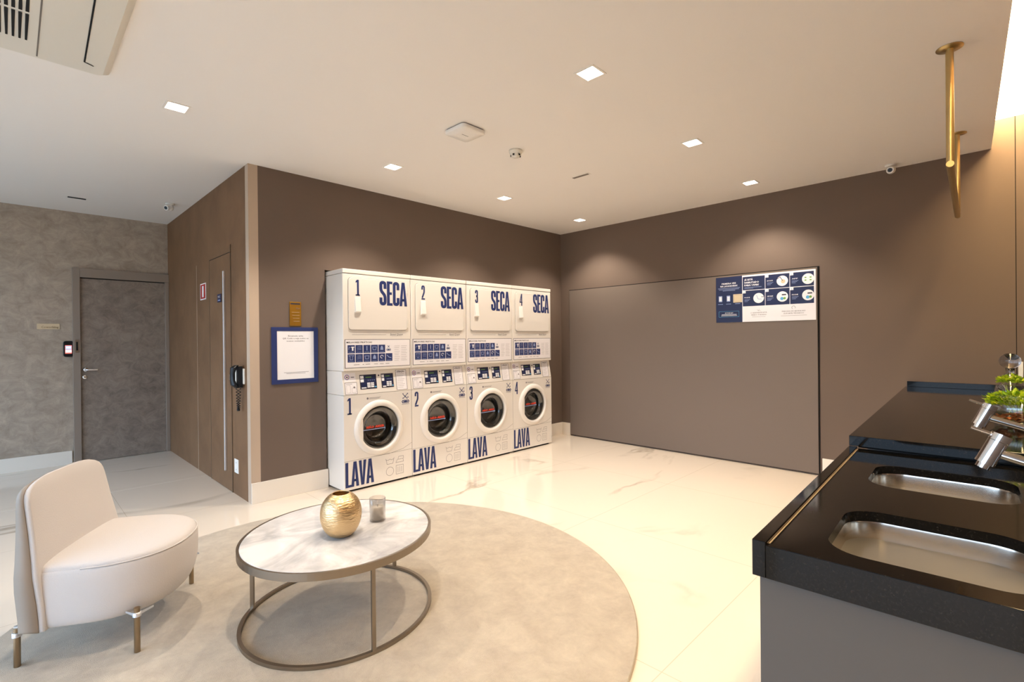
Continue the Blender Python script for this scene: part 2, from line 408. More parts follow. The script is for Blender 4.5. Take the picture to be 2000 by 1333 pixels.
# baseboards
def bb(name, x0, x1, y0, y1, h=.17): struct(one_box(name, x0, x1, y0, y1, 0, h, m_base, None, .002))
bb('baseboard_left', 0.0005, .015, YC - .0, NY0 + .01)
bb('baseboard_left_far', 0.0005, .015, NY1 - .01, -.0005)
bb('baseboard_back', .0155, .152, -.015, -.0005)
bb('baseboard_back_right', 3.19, 3.80, -.015, -.0005)
bb('baseboard_end', XL + .0005, XL + .015, YB, -4.985, .15)

# door in the burnished cement wall
d = struct(one_box('door_1', XL + .001, XL + .02, -4.907, -4.115, 0.004, 2.075, m_stuccod, None, .002))
fr = MB(); fr.box(XL + .001, XL + .045, -4.972, -4.907, 0, 2.185, m_frame); fr.box(XL + .001, XL + .045, -4.907, -4.0755, 2.085, 2.185, m_frame)
fr.box(XL + .001, XL + .045, -4.115, -4.0755, 0, 2.085, m_frame); fr.box(XL + .001, XL + .012, -4.907, -4.115, 2.07, 2.086, m_gap)
o = fr.build('door_frame', d, .003)
hd = MB(); hd.lathe([(0, .0), (.024, 0), (.024, .008), (0.0, .008)], m_chrome, 24, (XL + .02, -4.868, 1.045), 'x')
hd.tube([(XL + .025, -4.868, 1.045), (XL + .065, -4.868, 1.045), (XL + .07, -4.86, 1.045), (XL + .07, -4.765, 1.043)], .009, m_chrome)
hd.build('door_handle', d)
hd = MB(); hd.lathe([(0, .0), (.022, 0), (.022, .007), (.019, .009), (0, .009)], m_chrome, 24, (XL + .02, -4.872, .962), 'x'); hd.lathe([(0, .009), (.006, .0095), (0, .0096)], m_blackm, 12, (XL + .02, -4.872, .962), 'x'); hd.build('door_lock', d)
lp = MB(); lp.box(XL + .045, XL + .049, -4.952, -4.922, 1.24, 1.385, m_bronze); lp.box(XL + .0485, XL + .0505, -4.945, -4.929, 1.265, 1.36, m_blackm)
lp.build('strike_plate', d)

# flush door in the brown corridor wall
dz = struct(one_box('door_2', -1.122, -.472, YC - .006, YC - .0005, .004, 2.14, m_brown, None, .002))
g = MB(); g.box(-1.128, -1.1225, YC - .007, YC - .0005, 0, 2.145, m_bronze); g.box(-.4715, -.4655, YC - .007, YC - .0005, 0, 2.21, m_bronze); g.box(-1.128, -.4655, YC - .0065, YC - .0005, 2.1405, 2.145, m_gap)
g.build('door_edge', dz)
g = MB(); g.box(-.642, -.622, YC - .024, YC - .0065, .17, 1.99, m_silver); g.build('pull_bar', dz, .003)
g = MB(); g.box(-.525, -.49, YC - .009, YC - .006, 1.0, 1.05, m_bronze); g.build('flush_lock', dz)
g = MB(); g.box(-1.622, -1.616, YC - .002, YC - .0004, .0, 2.15, m_strip); struct(g.build('trim_corridor_joint'))

# ------------------------------------------------------------------ wall things
def fx(x):     # surface facing +X : a = +Y, b = Z
    return lambda a, b, d: (x + d, a, b)
def fy(y):     # surface facing -Y : a = +X, b = Z
    return lambda a, b, d: (a, y - d, b)

# big board
bd = empty('wall_board', (1.66, -.02, 0), 0, 'large grey brown flush board panel covering most of the back wall', 'board panel')
b = MB(); b.box(.160 - 1.66, 3.160 - 1.66, .002, .012, .018, 2.008, m_board); b.build('panel', bd, .0015)
b = MB(); b.box(.153 - 1.66, 3.172 - 1.66, .0125, .0195, .012, 2.018, m_gap); b.build('backing_gap', bd)

# instruction poster on the board
po = MB(); F = fy(-.0182); x0, x1, z0, z1 = 2.192, 3.148, 1.502, 1.992; xm = 2.468; DD = .0008
po.box(x0, x1, -.0216, -.0182, z0, z1, m_wht); F = fy(-.0217)
po.quad(F, x0, xm, z0, z1, m_navy, .0002)
po.text(F, 'PRIMEIRA VEZ', (x0 + xm) / 2, 1.912, .017, m_wht, DD, .15, 'CENTER', .02)
po.text(F, 'NA LAVANDERIA?', (x0 + xm) / 2, 1.885, .017, m_wht, DD, .18, 'CENTER', .02)
for k, wd in enumerate((.23, .21, .13)): po.quad(F, (x0 + xm) / 2 - wd / 2, (x0 + xm) / 2 + wd / 2, 1.868 - k * .013, 1.872 - k * .013, m_pale, DD)
for cx in (2.24, 2.325): po.poly(F, rrect(cx - .019, cx + .019, 1.725, 1.79, .005), m_pale, DD); po.poly(F, rrect(cx - .013, cx + .013, 1.735, 1.78, .002), m_wht, DD * 1.5)
po.quad(F, 2.375, 2.466, 1.712, 1.80, m_beige, DD)
po.ribbon(F, [(2.385, 1.722), (2.456, 1.722), (2.456, 1.79), (2.385, 1.79)], .002, m_ink, DD * 2, True)
for cx in (2.24, 2.325, 2.42): po.quad(F, cx - .026, cx + .026, 1.697, 1.702, m_pale, DD)
po.ribbon(F, rrect(x0 + .03, xm - .035, 1.56, 1.62, .004), .002, m_cyan, DD, closed=True)
po.text(F, 'DÚVIDAS?', (x0 + xm) / 2, 1.597, .011, m_wht, DD, .085, 'CENTER', .015)
po.quad(F, x0 + .06, xm - .06, 1.583, 1.588, m_wht, DD); po.quad(F, x0 + .055, xm - .055, 1.572, 1.576, m_wht, DD)
cols = [2.473, 2.697, 2.925, 3.138]; rows = [(1.835, 1.975), (1.665, 1.829)]
for r_, (za, zb) in enumerate(rows):
    for c_ in range(3):
        po.quad(F, cols[c_], cols[c_ + 1] - .005, za, zb, m_navy, .0003)
po.text(F, 'JÁ ESTÁ', 2.49, 1.935, .018, m_wht, DD, .085, 'LEFT', .03)
po.text(F, 'HABILITADO', 2.49, 1.905, .018, m_wht, DD, .145, 'LEFT', .03)
po.text(F, 'PARA USAR?', 2.49, 1.877, .018, m_wht, DD, .145, 'LEFT', .03)
po.quad(F, 2.49, 2.66, 1.860, 1.864, m_pale, DD); po.quad(F, 2.49, 2.58, 1.850, 1.853, m_pale, DD)
steps = [(2.697, 0, 'ESCOLHA', '1'), (2.925, 0, 'APP', '2'), (2.473, 1, 'PAGUE', '3'), (2.697, 1, 'SEPARE', '4'), (2.925, 1, 'FECHE', '5')]
for cx, r_, t_, n_ in steps:
    za, zb = rows[r_]
    po.quad(F, cx, cx + .03, zb - .026, zb, m_wht, DD); po.text(F, n_, cx + .011, zb - .022, .015, m_blue, DD * 2)
    po.text(F, t_, cx + .016, (za + zb) / 2 + .004, .011, m_wht, DD, .055, 'LEFT', .02)
    for k in range(3): po.quad(F, cx + .016, cx + .075 - .012 * k, (za + zb) / 2 - .012 - k * .011, (za + zb) / 2 - .009 - k * .011, m_pale, DD)
    px = cx + .158; pz = (za + zb) / 2 - .002
    po.disc(F, px, pz, .052, m_wht, DD, 28)
    if n_ == '1': po.ribbon(F, [(px - .05, pz + .02), (px - .02, pz + .04), (px + .005, pz)], .005, m_inkd, DD * 2); po.disc(F, px + .008, pz - .006, .02, m_beige, DD * 1.5)
    elif n_ == '2':
        for sx in (-.022, .022):
            for sz, mm_ in ((.014, m_green), (-.012, m_green)): po.disc(F, px + sx, pz + sz, .010, mm_, DD * 1.6, 10, .006)
    elif n_ == '3': po.ribbon(F, [(px - .02, pz + .03), (px - .005, pz - .01), (px + .03, pz - .012)], .005, m_pale, DD * 2); po.quad(F, px + .025, px + .05, pz + .008, pz + .013, m_inkd, DD * 2)
    else: po.disc(F, px - .004, pz - .02, .016, m_cyan, DD * 1.6, 14); po.disc(F, px + .02, pz - .018, .012, m_green, DD * 1.7, 12); po.quad(F, px - .005, px + .035, pz + .012, pz + .024, m_inkd, DD * 2)
po.text(F, 'O ASSISTENTE ESTÁ', 2.63, 1.588, .012, m_ink, DD, .16, 'CENTER', .01)
po.text(F, 'VENDO TUDINHO', 2.63, 1.566, .012, m_ink, DD, .15, 'CENTER', .01)
po.quad(F, 2.565, 2.695, 1.55, 1.552, m_ink, DD)
po.ribbon(F, [(2.615, 1.625), (2.63, 1.612), (2.65, 1.615)], .002, m_ink, DD); po.ribbon(F, [(2.635, 1.632), (2.63, 1.612)], .002, m_ink, DD)
po.text(F, 'PRECISA DE AJUDA NO', 2.955, 1.590, .012, m_ink, DD, .21, 'CENTER', .01)
po.text(F, 'SUPORTE TÉCNICO?', 2.955, 1.568, .012, m_ink, DD, .18, 'CENTER', .01)
po.quad(F, 2.84, 3.07, 1.55, 1.552, m_ink, DD)
po.ribbon(F, [(2.955 + .016 * math.cos(a * .6), 1.63 + .016 * math.sin(a * .6)) for a in range(-1, 8)], .003, m_ink, DD)
tag(po.build('instruction_poster'), 'wide navy and white instruction poster at the top right corner of the grey board', 'poster')

# framed sheet and brass plaque on the left wall
fp = empty('framed_notice', (0, -3.706, 0), 0, 'white printed notice sheet in a wide blue frame left of the machines', 'notice')
F = lambda a, b_, dd: (dd, a, b_)
b = MB()
for (ya, yb, za, zb) in ((-.2, .2, .975, 1.012), (-.2, .2, 1.432, 1.464), (-.2, -.156, 1.012, 1.432), (.163, .2, 1.012, 1.432)): b.box(.001, .012, ya, yb, za, zb, m_blue)
b.build('frame', fp, .0008)
b = MB(); b.box(.001, .008, -.1555, .1625, 1.0125, 1.4315, m_wht)
b.text(F, 'Escaneie este', .003, 1.384, .012, m_ink, .0085, .13, 'CENTER', .02)
b.text(F, 'QR Code e veja todos os', .003, 1.362, .012, m_ink, .0085, .225, 'CENTER', .02)
b.text(F, 'nossos conteúdos', .003, 1.340, .012, m_ink, .0085, .155, 'CENTER', .02)
b.quad(F, -.10, .115, 1.070, 1.073, m_ink, .0085); b.quad(F, -.08, .085, 1.060, 1.063, m_ink, .0085)
b.build('sheet', fp)
pl = MB(); pl.box(.001, .008, -3.752, -3.653, 1.478, 1.687, m_plate); F = fx(.0085)
pl.quad(F, -3.745, -3.662, 1.664, 1.676, m_inkd); pl.text(F, 'Aviso', -3.70, 1.625, .016, m_ink, 0, .035, 'LEFT', 0, 1, .3)
for k in range(4): pl.quad(F, -3.735 + .005 * k, -3.668, 1.595 - .026 * k, 1.597 - .026 * k, m_beige)
tag(pl.build('brass_plaque', None, .0008), 'small gold wall plaque above the blue framed notice', 'plaque')

# plates by the door
F = fx(XL + .006)
b = MB(); b.box(XL + .001, XL + .006, -5.257, -5.076, 1.500, 1.560, m_beige); b.text(F, 'Coworking', -5.225, 1.514, .022, m_legb, .0006, .14, 'LEFT', .02)
tag(b.build('door_nameplate', None, .0008), 'beige nameplate reading Coworking on cement wall left of door', 'sign')
b = MB(); b.box(XL + .001, XL + .004, -5.318, -5.2575, 1.497, 1.562, m_stucco)
for r_ in range(5):
    for k in range(4): b.disc(fx(XL + .0042), -5.308 + k * .013, 1.507 + r_ * .011, .0025, m_ink, .0004, 6)
tag(b.build('braille_plate', None, .0005), 'cement coloured braille plate beside the beige nameplate', 'sign')
ar = empty('access_reader', (XL, -5.008, 1.283), 0, 'black rounded access reader with a small lit screen left of the door', 'access reader')
b = MB(); rr = rrect(-.043, .043, -.087, .087, .022)
b.loft([[(.001, a, z) for a, z in rr], [(.026, a, z) for a, z in rr], [(.031, a * .9, z * .95) for a, z in rr]], m_black, False); b.build('housing', ar)
b = MB(); F = lambda a, b_, dd: (.0315 + dd, a, b_); b.quad(F, -.028, .028, -.052, .04, m_screenr); b.quad(F, -.025, .025, -.008, .034, m_screen, .0005); b.quad(F, -.02, .02, .006, .024, m_screenw, .001); b.quad(F, -.025, .025, -.04, -.012, m_screenw, .0005)
b.build('screen', ar)

# corridor wall signs, phone, outlet
F = fy(YC - .004)
b = MB(); b.box(-1.467, -1.268, YC - .004, YC - .0005, 1.775, 1.94, m_wht); b.quad(F, -1.455, -1.28, 1.785, 1.93, m_red, .0005)
b.quad(F, -1.395, -1.34, 1.80, 1.915, m_wht, .001)
tag(b.build('extinguisher_sign'), 'small red and white fire sign on the brown wall', 'sign')
b = MB(); b.box(-.852, -.735, YC - .0105, YC - .0065, 1.715, 1.79, m_navy); b.text(fy(YC - .011), 'WC', -.83, 1.755, .022, m_wht, 0, .07); b.quad(fy(YC - .011), -.83, -.76, 1.728, 1.738, m_pale)
tag(b.build('room_sign'), 'tiny dark blue sign on the flush brown door', 'sign')
ph = empty('intercom_phone', (-.2, YC, 1.04), 0, 'black handset phone with curly cord on a cream wall plate', 'phone')
one_box('wall_plate', -.145, .085, -.012, -.0005, -.055, .075, m_offw, ph, .004)
b = MB(); hsp = [(-.01, -.05, .105), (-.012, -.072, .085), (-.02, -.078, .04), (-.02, -.078, -.02), (-.012, -.07, -.06), (-.005, -.05, -.085)]
rings = []
for i, (hx, hy, hz) in enumerate(hsp):
    wd = [.032, .040, .030, .030, .040, .032][i]; hx += .035; dp = [.018, .024, .018, .018, .024, .018][i]
    rings.append([(hx + wd * math.cos(2 * PI * k / 16), hy + dp * math.sin(2 * PI * k / 16), hz) for k in range(16)])
b.loft(rings, m_black); b.box(.0, .058, -.045, -.0125, -.085, .095, m_black)
b.build('handset', ph, .002)
cc = []
for i in range(300):
    t_ = i / 299; a = 2 * PI * 22 * t_
    base = Vector((.02 - .05 * t_ if t_ < .5 else -.005 - .05 * (t_ - .5) * 2, -.035, 0))
    zz = -.09 - .19 * math.sin(PI * t_); xx = .050 - .07 * t_
    cc.append((xx + .009 * math.cos(a), -.035 + .009 * math.sin(a), zz))
b = MB(); b.tube(cc, .003, m_black, 5); b.build('cord', ph)
b = MB(); b.box(-.405, -.305, YC - .008, YC - .0005, .195, .315, m_whitep); 
for k in (-.03, .03):
    b.disc(fy(YC - .0085), -.355, .255 + k, .006, m_ink, 0, 10)
tag(b.build('wall_outlet', None, .002), 'white socket plate low on the brown wall', 'socket')
b = MB(); b.box(4.505, 4.532, -.010, -.0005, 1.0, 1.13, m_whitep); tag(b.build('switch_plate', None, .002), 'narrow white switch plate on the wall behind the glass vessel', 'switch')

# ------------------------------------------------------------------ laundry machines
def glyph(b, F, ch, x, z, wd, h, t, m, d):
    q = lambda x0, x1, z0, z1: b.quad(F, x + x0, x + x1, z + z0, z + z1, m, d)
    P = lambda pts: b.poly(F, [(x + a, z + c) for a, c in pts], m, d)
    R = lambda pts, tt=t, r=.5 * (wd - t): b.ribbon(F, [(x + a, z + c) for a, c in rpath(pts, r)], tt, m, d)
    th = t * .8
    if ch == 'L': q(0, t, 0, h); q(t, wd, 0, th)
    elif ch == 'E': q(0, t, 0, h); q(t, wd, 0, th); q(t, wd, h - th, h); q(t, wd * .9, h * .5 - th / 2, h * .5 + th / 2)
    elif ch in 'AV':
        fl = (lambda c: c) if ch == 'A' else (lambda c: h - c); c_ = wd / 2
        P([(0, fl(0)), (t, fl(0)), (c_ + .02 * wd, fl(h * .82)), (c_, fl(h)), (c_ - t * .55, fl(h))])
        P([(wd, fl(0)), (wd - t, fl(0)), (c_ - .02 * wd, fl(h * .82)), (c_, fl(h)), (c_ + t * .55, fl(h))])
        if ch == 'A': P([(t * .9, h * .2), (wd - t * .9, h * .2), (wd - t * 1.0, h * .2 + th), (t * 1.0, h * .2 + th)])
    elif ch == 'C': R([(wd - t / 2, h * .66), (wd - t / 2, h - t / 2), (t / 2, h - t / 2), (t / 2, t / 2), (wd - t / 2, t / 2), (wd - t / 2, h * .34)])
    elif ch == 'S': R([(wd - t / 2, h * .68), (wd - t / 2, h - t / 2), (t / 2, h - t / 2), (t / 2, h * .60), (wd - t / 2, h * .40), (wd - t / 2, t / 2), (t / 2, t / 2), (t / 2, h * .32)])
    elif ch == '1': q(wd * .36, wd * .36 + t, 0, h); q(wd * .02, wd, 0, th * .8); P([(wd * .36, h), (wd * .36, h * .86), (wd * .05, h * .80), (wd * .05, h * .90)])
    elif ch == '2': R([(t / 2, h * .70), (t / 2, h - t / 2), (wd - t / 2, h - t / 2), (wd - t / 2, h * .52), (t / 2, th * 1.2)]); q(0, wd, 0, th)
    elif ch == '3': R([(t / 2, h * .74), (t / 2, h - t / 2), (wd - t / 2, h - t / 2), (wd - t / 2, h * .54), (wd * .35, h * .53)]); R([(wd * .35, h * .51), (wd - t / 2, h * .50), (wd - t / 2, t / 2), (t / 2, t / 2), (t / 2, h * .26)])
    elif ch == '4': q(wd * .55, wd * .55 + t, 0, h); q(0, wd, h * .24, h * .24 + th); P([(wd * .55, h), (wd * .62, h * .8), (t * .8, h * .24 + th), (0, h * .24 + th)])

DX = .306; MY = [-3.415, -2.709, -2.003, -1.297]; MW = .703
def machine(n, y0, label):
    root = empty('stacked_washer_dryer', (DX, y0, 0), 0, label, 'washing machine', 'white stacked washer dryers along the left wall')
    F = lambda a, b_, d: (d, a, b_)
    # cabinet: washer body, slanted panel zone, dryer body
    b = MB(); g = .0015
    b.box(-.75, 0, g, MW - g, .02, .857, m_white)
    b.box(-.72, -.02, .04, MW - .04, 0, .02, m_blackm)
    o = b.build('washer_cabinet', root, .006, 3)
    b = MB(); b.box(-.75, 0, g, MW - g, 1.072, 1.938, m_white); b.build('dryer_cabinet', root, .006, 3)
    b = MB(); b.box(-.75, .004, g, MW - g, 1.941, 1.980, m_white); b.build('top_panel', root, .006, 3)
    b = MB(); vs = [(-.75, g, .859), (0, g, .859), (-.034, g, 1.070), (-.75, g, 1.070)]; vs += [(x, MW - g, z) for x, _, z in vs]
    b.add(vs, [(3, 2, 1, 0), (4, 5, 6, 7), (0, 1, 5, 4), (1, 2, 6, 5), (2, 3, 7, 6), (3, 0, 4, 7)], m_white)
    cp = b.build('control_panel', root, .003, 2)
    # dryer door
    b = MB(); rr = rrect(.053, .661, 1.440, 1.903, .03)
    b.loft([[(.0005, a, z) for a, z in rr], [(.008, a, z) for a, z in rr], [(.0105, .357 + (a - .357) * .99, 1.67 + (z - 1.67) * .987) for a, z in rr]], m_white, False, False)
    for zz in (1.50, 1.83): b.box(.002, .013, .652, .664, zz - .035, zz + .035, m_offw)
    sm = [(.0006, a, z) for a, z in rrect(.050, .664, 1.437, 1.906, .033)]
    b.add(sm, [list(range(len(sm)))], m_seam)
    F2 = lambda a, b_, d: (.011 + d, a, b_)
    dd = b.build('dryer_door', root)
    b = MB(); b.add([(.0107, .108, 1.592), (.0107, .168, 1.592), (.0107, .168, 1.735), (.0107, .108, 1.735), (.030, .112, 1.602), (.030, .164, 1.602), (.014, .164, 1.733), (.014, .112, 1.733)],
                    [(4, 5, 6, 7), (0, 1, 5, 4), (1, 2, 6, 5), (3, 7, 6, 2), (0, 4, 7, 3)], m_whitep)
    b.build('handle', dd, .002)
    b = MB(); xs = .357
    for ch, wd in zip('SECA', (.074, .060, .072, .086)):
        glyph(b, F2, ch, xs, 1.669, wd, .228, .0305, m_blue, .0006); xs += wd + (.004 if ch != 'C' else -.001)
    b.build('lettering', dd)
    b = MB(); glyph(b, F2, n, .118, 1.745, .042 if n != '4' else .048, .142, .0178, m_blue, .0006); b.build('number', dd)
    # lettering on the washer body
    b = MB(); xs = .010
    for ch, wd in zip('LAVA', (.056, .076, .074, .078)): glyph(b, F, ch, xs, .044, wd, .222, .0275, m_blue, .0008); xs += wd - (.002 if ch != 'L' else .002)
    b.build('lettering', root)
    b = MB(); glyph(b, F, n, .034, .688, .044 if n != '4' else .05, .146, .0178, m_blue, .0008)
    b.build('number', root); b = MB()
    # round logo, top right
    b.text(F, 'OMO', .590, .736, .032, m_blue, .0008, .088, 'LEFT', .06)
    b.quad(F, .592, .676, .724, .727, m_blue, .0008)
    b.ribbon(F, [(.610, .818), (.656, .776)], .007, m_blue, .0008); b.ribbon(F, [(.614, .785), (.652, .822)], .006, m_blue, .0008)
    for a, c in ((.606, .826), (.657, .826), (.606, .784), (.662, .790)): b.disc(F, a, c, .006, m_blue, .0009, 10)
    b.build('logo', root)
    b = MB(); b.disc(F, .232, .815, .010, m_ink, .0008, 14)
    for k in range(2): b.quad(F, .247, .365 - .012 * k, .817 - .009 * k, .820 - .009 * k, m_ink, .0008)
    b.build('maker_mark', root); b = MB()
    # care symbols
    tw = .0028
    b.ribbon(F, [(.412, .232), (.425, .178), (.487, .178), (.500, .232)], tw, m_ink, .0008); b.ribbon(F, [(.416, .220), (.435, .214), (.455, .222), (.476, .214), (.496, .220)], tw, m_ink, .0008)
    b.ribbon(F, [(.520, .178), (.536, .206), (.598, .206), (.604, .178)], tw, m_ink, .0008, True); b.ribbon(F, [(.545, .210), (.550, .232), (.604, .232), (.604, .206)], tw, m_ink, .0008)
    b.ribbon(F, [(.455 + .040 * math.cos(k * PI / 12), .108 + .040 * math.sin(k * PI / 12)) for k in range(24)], tw, m_ink, .0008, True)
    b.ribbon(F, [(.522, .068), (.602, .068), (.602, .150), (.522, .150)], tw, m_ink, .0008, True)
    for k in range(3): b.ribbon(F, [(.542 + k * .02, .082), (.542 + k * .02, .136)], tw, m_ink, .0008)
    b.build('care_symbols', root); b = MB()
    # lower panel seam
    b.ribbon(F, [(.002, .276), (.45, .277), (.60, .300), (.701, .345)], .0022, m_seam, .0007)
    b.ribbon(F, [(.29, .277), (.701, .283)], .0022, m_seam, .0007)
    b.build('panel_seam', root)
    # instruction label strip
    b = MB(); b.quad(F, .016, .690, 1.098, 1.354, m_inkd, .0007); b.quad(F, .021, .686, 1.102, 1.350, m_paper, .0012)
    b.text(F, 'MELHORES PRÁTICAS', .032, 1.320, .015, m_inkd, .0016, .25, 'LEFT', .02)
    for r_ in range(2):
        for k in range(6):
            a0 = .042 + k * .0762; zt = 1.303 - r_ * .081
            if r_ == 0 and k == 5:
                b.text(F, 'OMO', a0 + .006, zt - .058, .022, m_blue, .0018, .05, 'LEFT', .05); b.ribbon(F, [(a0 + .02, zt - .008), (a0 + .04, zt - .028)], .004, m_blue, .0018); b.ribbon(F, [(a0 + .02, zt - .028), (a0 + .04, zt - .008)], .004, m_blue, .0018); continue
            b.quad(F, a0, a0 + .070, zt - .073, zt, m_blue, .0016)
            b.quad(F, a0 + .01, a0 + .058, zt - .066, zt - .063, m_pale, .002)
            cx, cz = a0 + .035, zt - .030; kk = r_ * 6 + k
            if kk == 0: b.poly(F, [(cx, cz + .016), (cx + .028, cz + .016), (cx + .028, cz + .006), (cx + .021, cz + .006), (cx + .021, cz - .02), (cx + .006, cz - .02), (cx + .006, cz + .006), (cx, cz + .006)], m_wht, .002); b.ribbon(F, [(cx - .024, cz - .01), (cx - .02, cz + .012), (cx - .006, cz + .010)], .004, m_pale, .002)
            elif kk in (1, 7): [b.ribbon(F, [(cx - .02, cz - .015 + j * .013), (cx, cz - .010 + j * .013), (cx + .022, cz - .013 + j * .013)], .003, m_pale, .002) for j in range(3)]
            elif kk == 2: b.quad(F, cx - .004, cx + .004, cz - .02, cz + .02, m_pale, .002)
            elif kk == 6: b.ribbon(F, [(cx - .022, cz + .018), (cx - .012, cz + .008), (cx - .012, cz - .02), (cx + .012, cz - .02), (cx + .012, cz + .008), (cx + .022, cz + .018)], .004, m_pale, .002, True)
            elif kk in (3, 8): b.ribbon(F, [(cx - .02, cz + .012), (cx - .014, cz - .016), (cx + .014, cz - .016), (cx + .02, cz + .012)], .005, m_pale, .002, True)
            elif kk in (4, 9): b.poly(F, [(cx - .016, cz - .018), (cx + .016, cz - .018), (cx + .012, cz + .008), (cx + .003, cz + .02), (cx - .004, cz + .02), (cx - .012, cz + .008)], m_pale, .002)
            elif kk == 10: b.ribbon(F, [(cx + .014 * math.cos(j * .55), cz + .014 * math.sin(j * .55)) for j in range(10)], .005, m_wht, .002)
            else: b.ribbon(F, [(cx - .024, cz + .014), (cx, cz - .008), (cx + .024, cz - .012)], .007, m_pale, .002)
    for k in range(9): b.quad(F, .515, .575 - .006 * (k % 3), 1.288 - k * .017, 1.290 - k * .017, m_ink, .0016); b.quad(F, .590, .655 - .008 * (k % 2), 1.288 - k * .017, 1.290 - k * .017, m_ink, .0016)
    for a0, a1 in ((.10, .155), (.185, .20), (.215, .26), (.30, .34), (.36, .40), (.42, .46)): b.quad(F, a0, a1, 1.125, 1.129, m_ink, .0016)
    b.build('instruction_label', root)
    b = MB(); b.quad(F, .087, .430, 1.3955, 1.398, m_ink, .0008); b.text(F, 'Speed Queen', .470, 1.391, .018, m_inkd, .0008, .142, 'LEFT', 0, 2, .35); b.quad(F, .49, .595, 1.3835, 1.385, m_ink, .0008)
    b.build('script_logo', root)
    # controls on the slanted panel
    sl = Vector((-.034, 0, .211)).normalized(); nn = Vector((.211, 0, .034)).normalized(); o0 = Vector((0, 0, .859))
    G = lambda a, b_, d: tuple(o0 + Vector((0, a, 0)) + sl * (b_ - .859) * 1.01 + nn * d)
    b = MB()
    b.quad(G, .020, .128, .975, 1.055, m_paper, .0006)
    for r0, mm_ in ((.024, m_pale), (.018, m_redp), (.015, m_paper), (.007, m_inkd)): b.disc(G, .046, 1.018, r0, mm_, .0007 + (.024 - r0) * .02, 20)
    b.quad(G, .082, .115, 1.013, 1.019, m_inkd, .0012); b.build('sticker', cp); b = MB()
    b.quad(G, .020, .136, .866, .970, m_inkd, .0006); b.quad(G, .023, .133, .869, .967, m_paper, .0010)
    b.quad(G, .030, .09, .955, .958, m_ink, .0014); b.ribbon(G, [(.035, .88), (.035, .945), (.07, .945), (.07, .88)], .0015, m_ink, .0014, True); b.ribbon(G, [(.085, .88), (.085, .92), (.125, .92), (.125, .88)], .0015, m_ink, .0014, True); b.disc(G, .108, .925, .009, m_ink, .0014, 10)
    b.build('sticker', cp); b = MB()
    b.quad(G, .541, .660, .868, 1.058, m_inkd, .0006); b.quad(G, .545, .656, .871, 1.055, m_paper, .0010)
    b.text(G, 'ATENÇÃO', .553, 1.034, .014, m_inkd, .0014, .09, 'LEFT', .04)
    for k in range(9): b.quad(G, .556, .635 - .01 * (k % 3), 1.018 - k * .016, 1.020 - k * .016, m_ink, .0014)
    b.build('sticker', cp)
    def disp(y0_, y1_, nm):
        b = MB(); b.quad(G, y0_, y1_, .900, 1.032, m_inkd, .0010); wq = y1_ - y0_
        b.quad(G, y0_ + .012, y1_ - .008, .912, 1.022, m_navy, .0014)
        for k in range(2): b.quad(G, y0_ + .006, y0_ + .006 + wq * .2, .965 + k * .032, .990 + k * .032, m_wht, .0018)
        for r_ in range(3):
            for k in range(2): b.quad(G, y0_ + wq * (.42 + .22 * k), y0_ + wq * (.61 + .22 * k), .914 + r_ * .016, .926 + r_ * .016, m_wht, .0018)
        b.quad(G, y0_ + .012, y0_ + wq * .36, .908, .918, m_wht, .0018); b.quad(G, y1_ - wq * .15, y1_ - .004, .912, .922, m_cyan, .0018)
        b.quad(G, y0_ + wq * .35, y0_ + wq * .7, 1.004, 1.010, m_green, .0018)
        for k in range(4): b.disc(G, y0_ + wq * (.5 + .12 * k), .980, .004, m_pale, .0018, 8)
        b.build(nm, cp)
    disp(.166, .334, 'display'); disp(.383, .513, 'display')
    b = MB(); b.disc(G, .360, 1.018, .008, m_inkd, .0008, 14); b.build('keyhole', cp)
    # washer door
    cy, cz = .348, .540
    dr = empty_part = MB()
    dr.lathe([(.254, .0008), (.253, .006), (.247, .016), (.234, .026), (.218, .031), (.206, .030), (.199, .022), (.196, .010), (.194, -.03)], m_white, 72, (0, cy, cz), 'x')
    wd_ = dr.build('washer_door', root)
    b = MB()
    # left grip: straight cut plate covering the ring's hinge side
    pts = [(math.cos(a), math.sin(a)) for a in [PI + (k - 6) / 6 * .49 for k in range(13)]]
    outer = [(cy + .212 * c, cz + .212 * s_) for c, s_ in pts]
    inner = [(cy - .177, cz - .095 + k * .190 / 12) for k in range(13)][::-1]
    vs = [(.0305, a, z) for a, z in outer] + [(.027, a, z) for a, z in inner]; b.add(vs, [(k, k + 1, 13 + k + 1, 13 + k) for k in range(12)], m_white)
    vs = [(.027, a, z) for a, z in inner] + [(.0, a, z) for a, z in inner]; b.add(vs, [(k, k + 1, 13 + k + 1, 13 + k) for k in range(12)], m_white)
    b.build('door_grip', wd_)
    b = MB(); b.lathe([(.196, .012), (.190, .014), (.150, .008), (.132, -.03), (.120, -.085), (.09, -.10), (.0001, -.105)], m_dglass, 56, (0, cy, cz), 'x'); b.build('glass_bowl', wd_)
    b = MB(); F3 = lambda a, b_, d: (.0 + d, a, b_)
    b.text(F3, 'NÃO ABRIR', cy - .14, cz + .004, .020, m_redp, .0165, .185, 'LEFT', .07); b.quad(F3, cy - .175, cy + .05, cz - .011, cz - .005, m_pale, .0165)
    b.build('warning_strip', wd_)
    b = MB(); b.lathe([(.1945, -.002), (.185, -.03), (.165, -.05), (.17, -.10)], m_rubber, 48, (0, cy, cz), 'x'); b.lathe([(.17, -.10), (.235, -.11), (.235, -.42), (.0001, -.44)], m_drum, 48, (0, cy, cz), 'x')
    b.build('drum', root)
    # hole in cabinet front
    cab = o
    bm = bmesh.new(); bm.from_mesh(cab.data)
    # front face is replaced by a ring-shaped face set around the drum opening
    ff = [f for f in bm.faces if all(abs(v.co.x) < 1e-6 for v in f.verts)]
    bmesh.ops.delete(bm, geom=ff, context='FACES_ONLY')
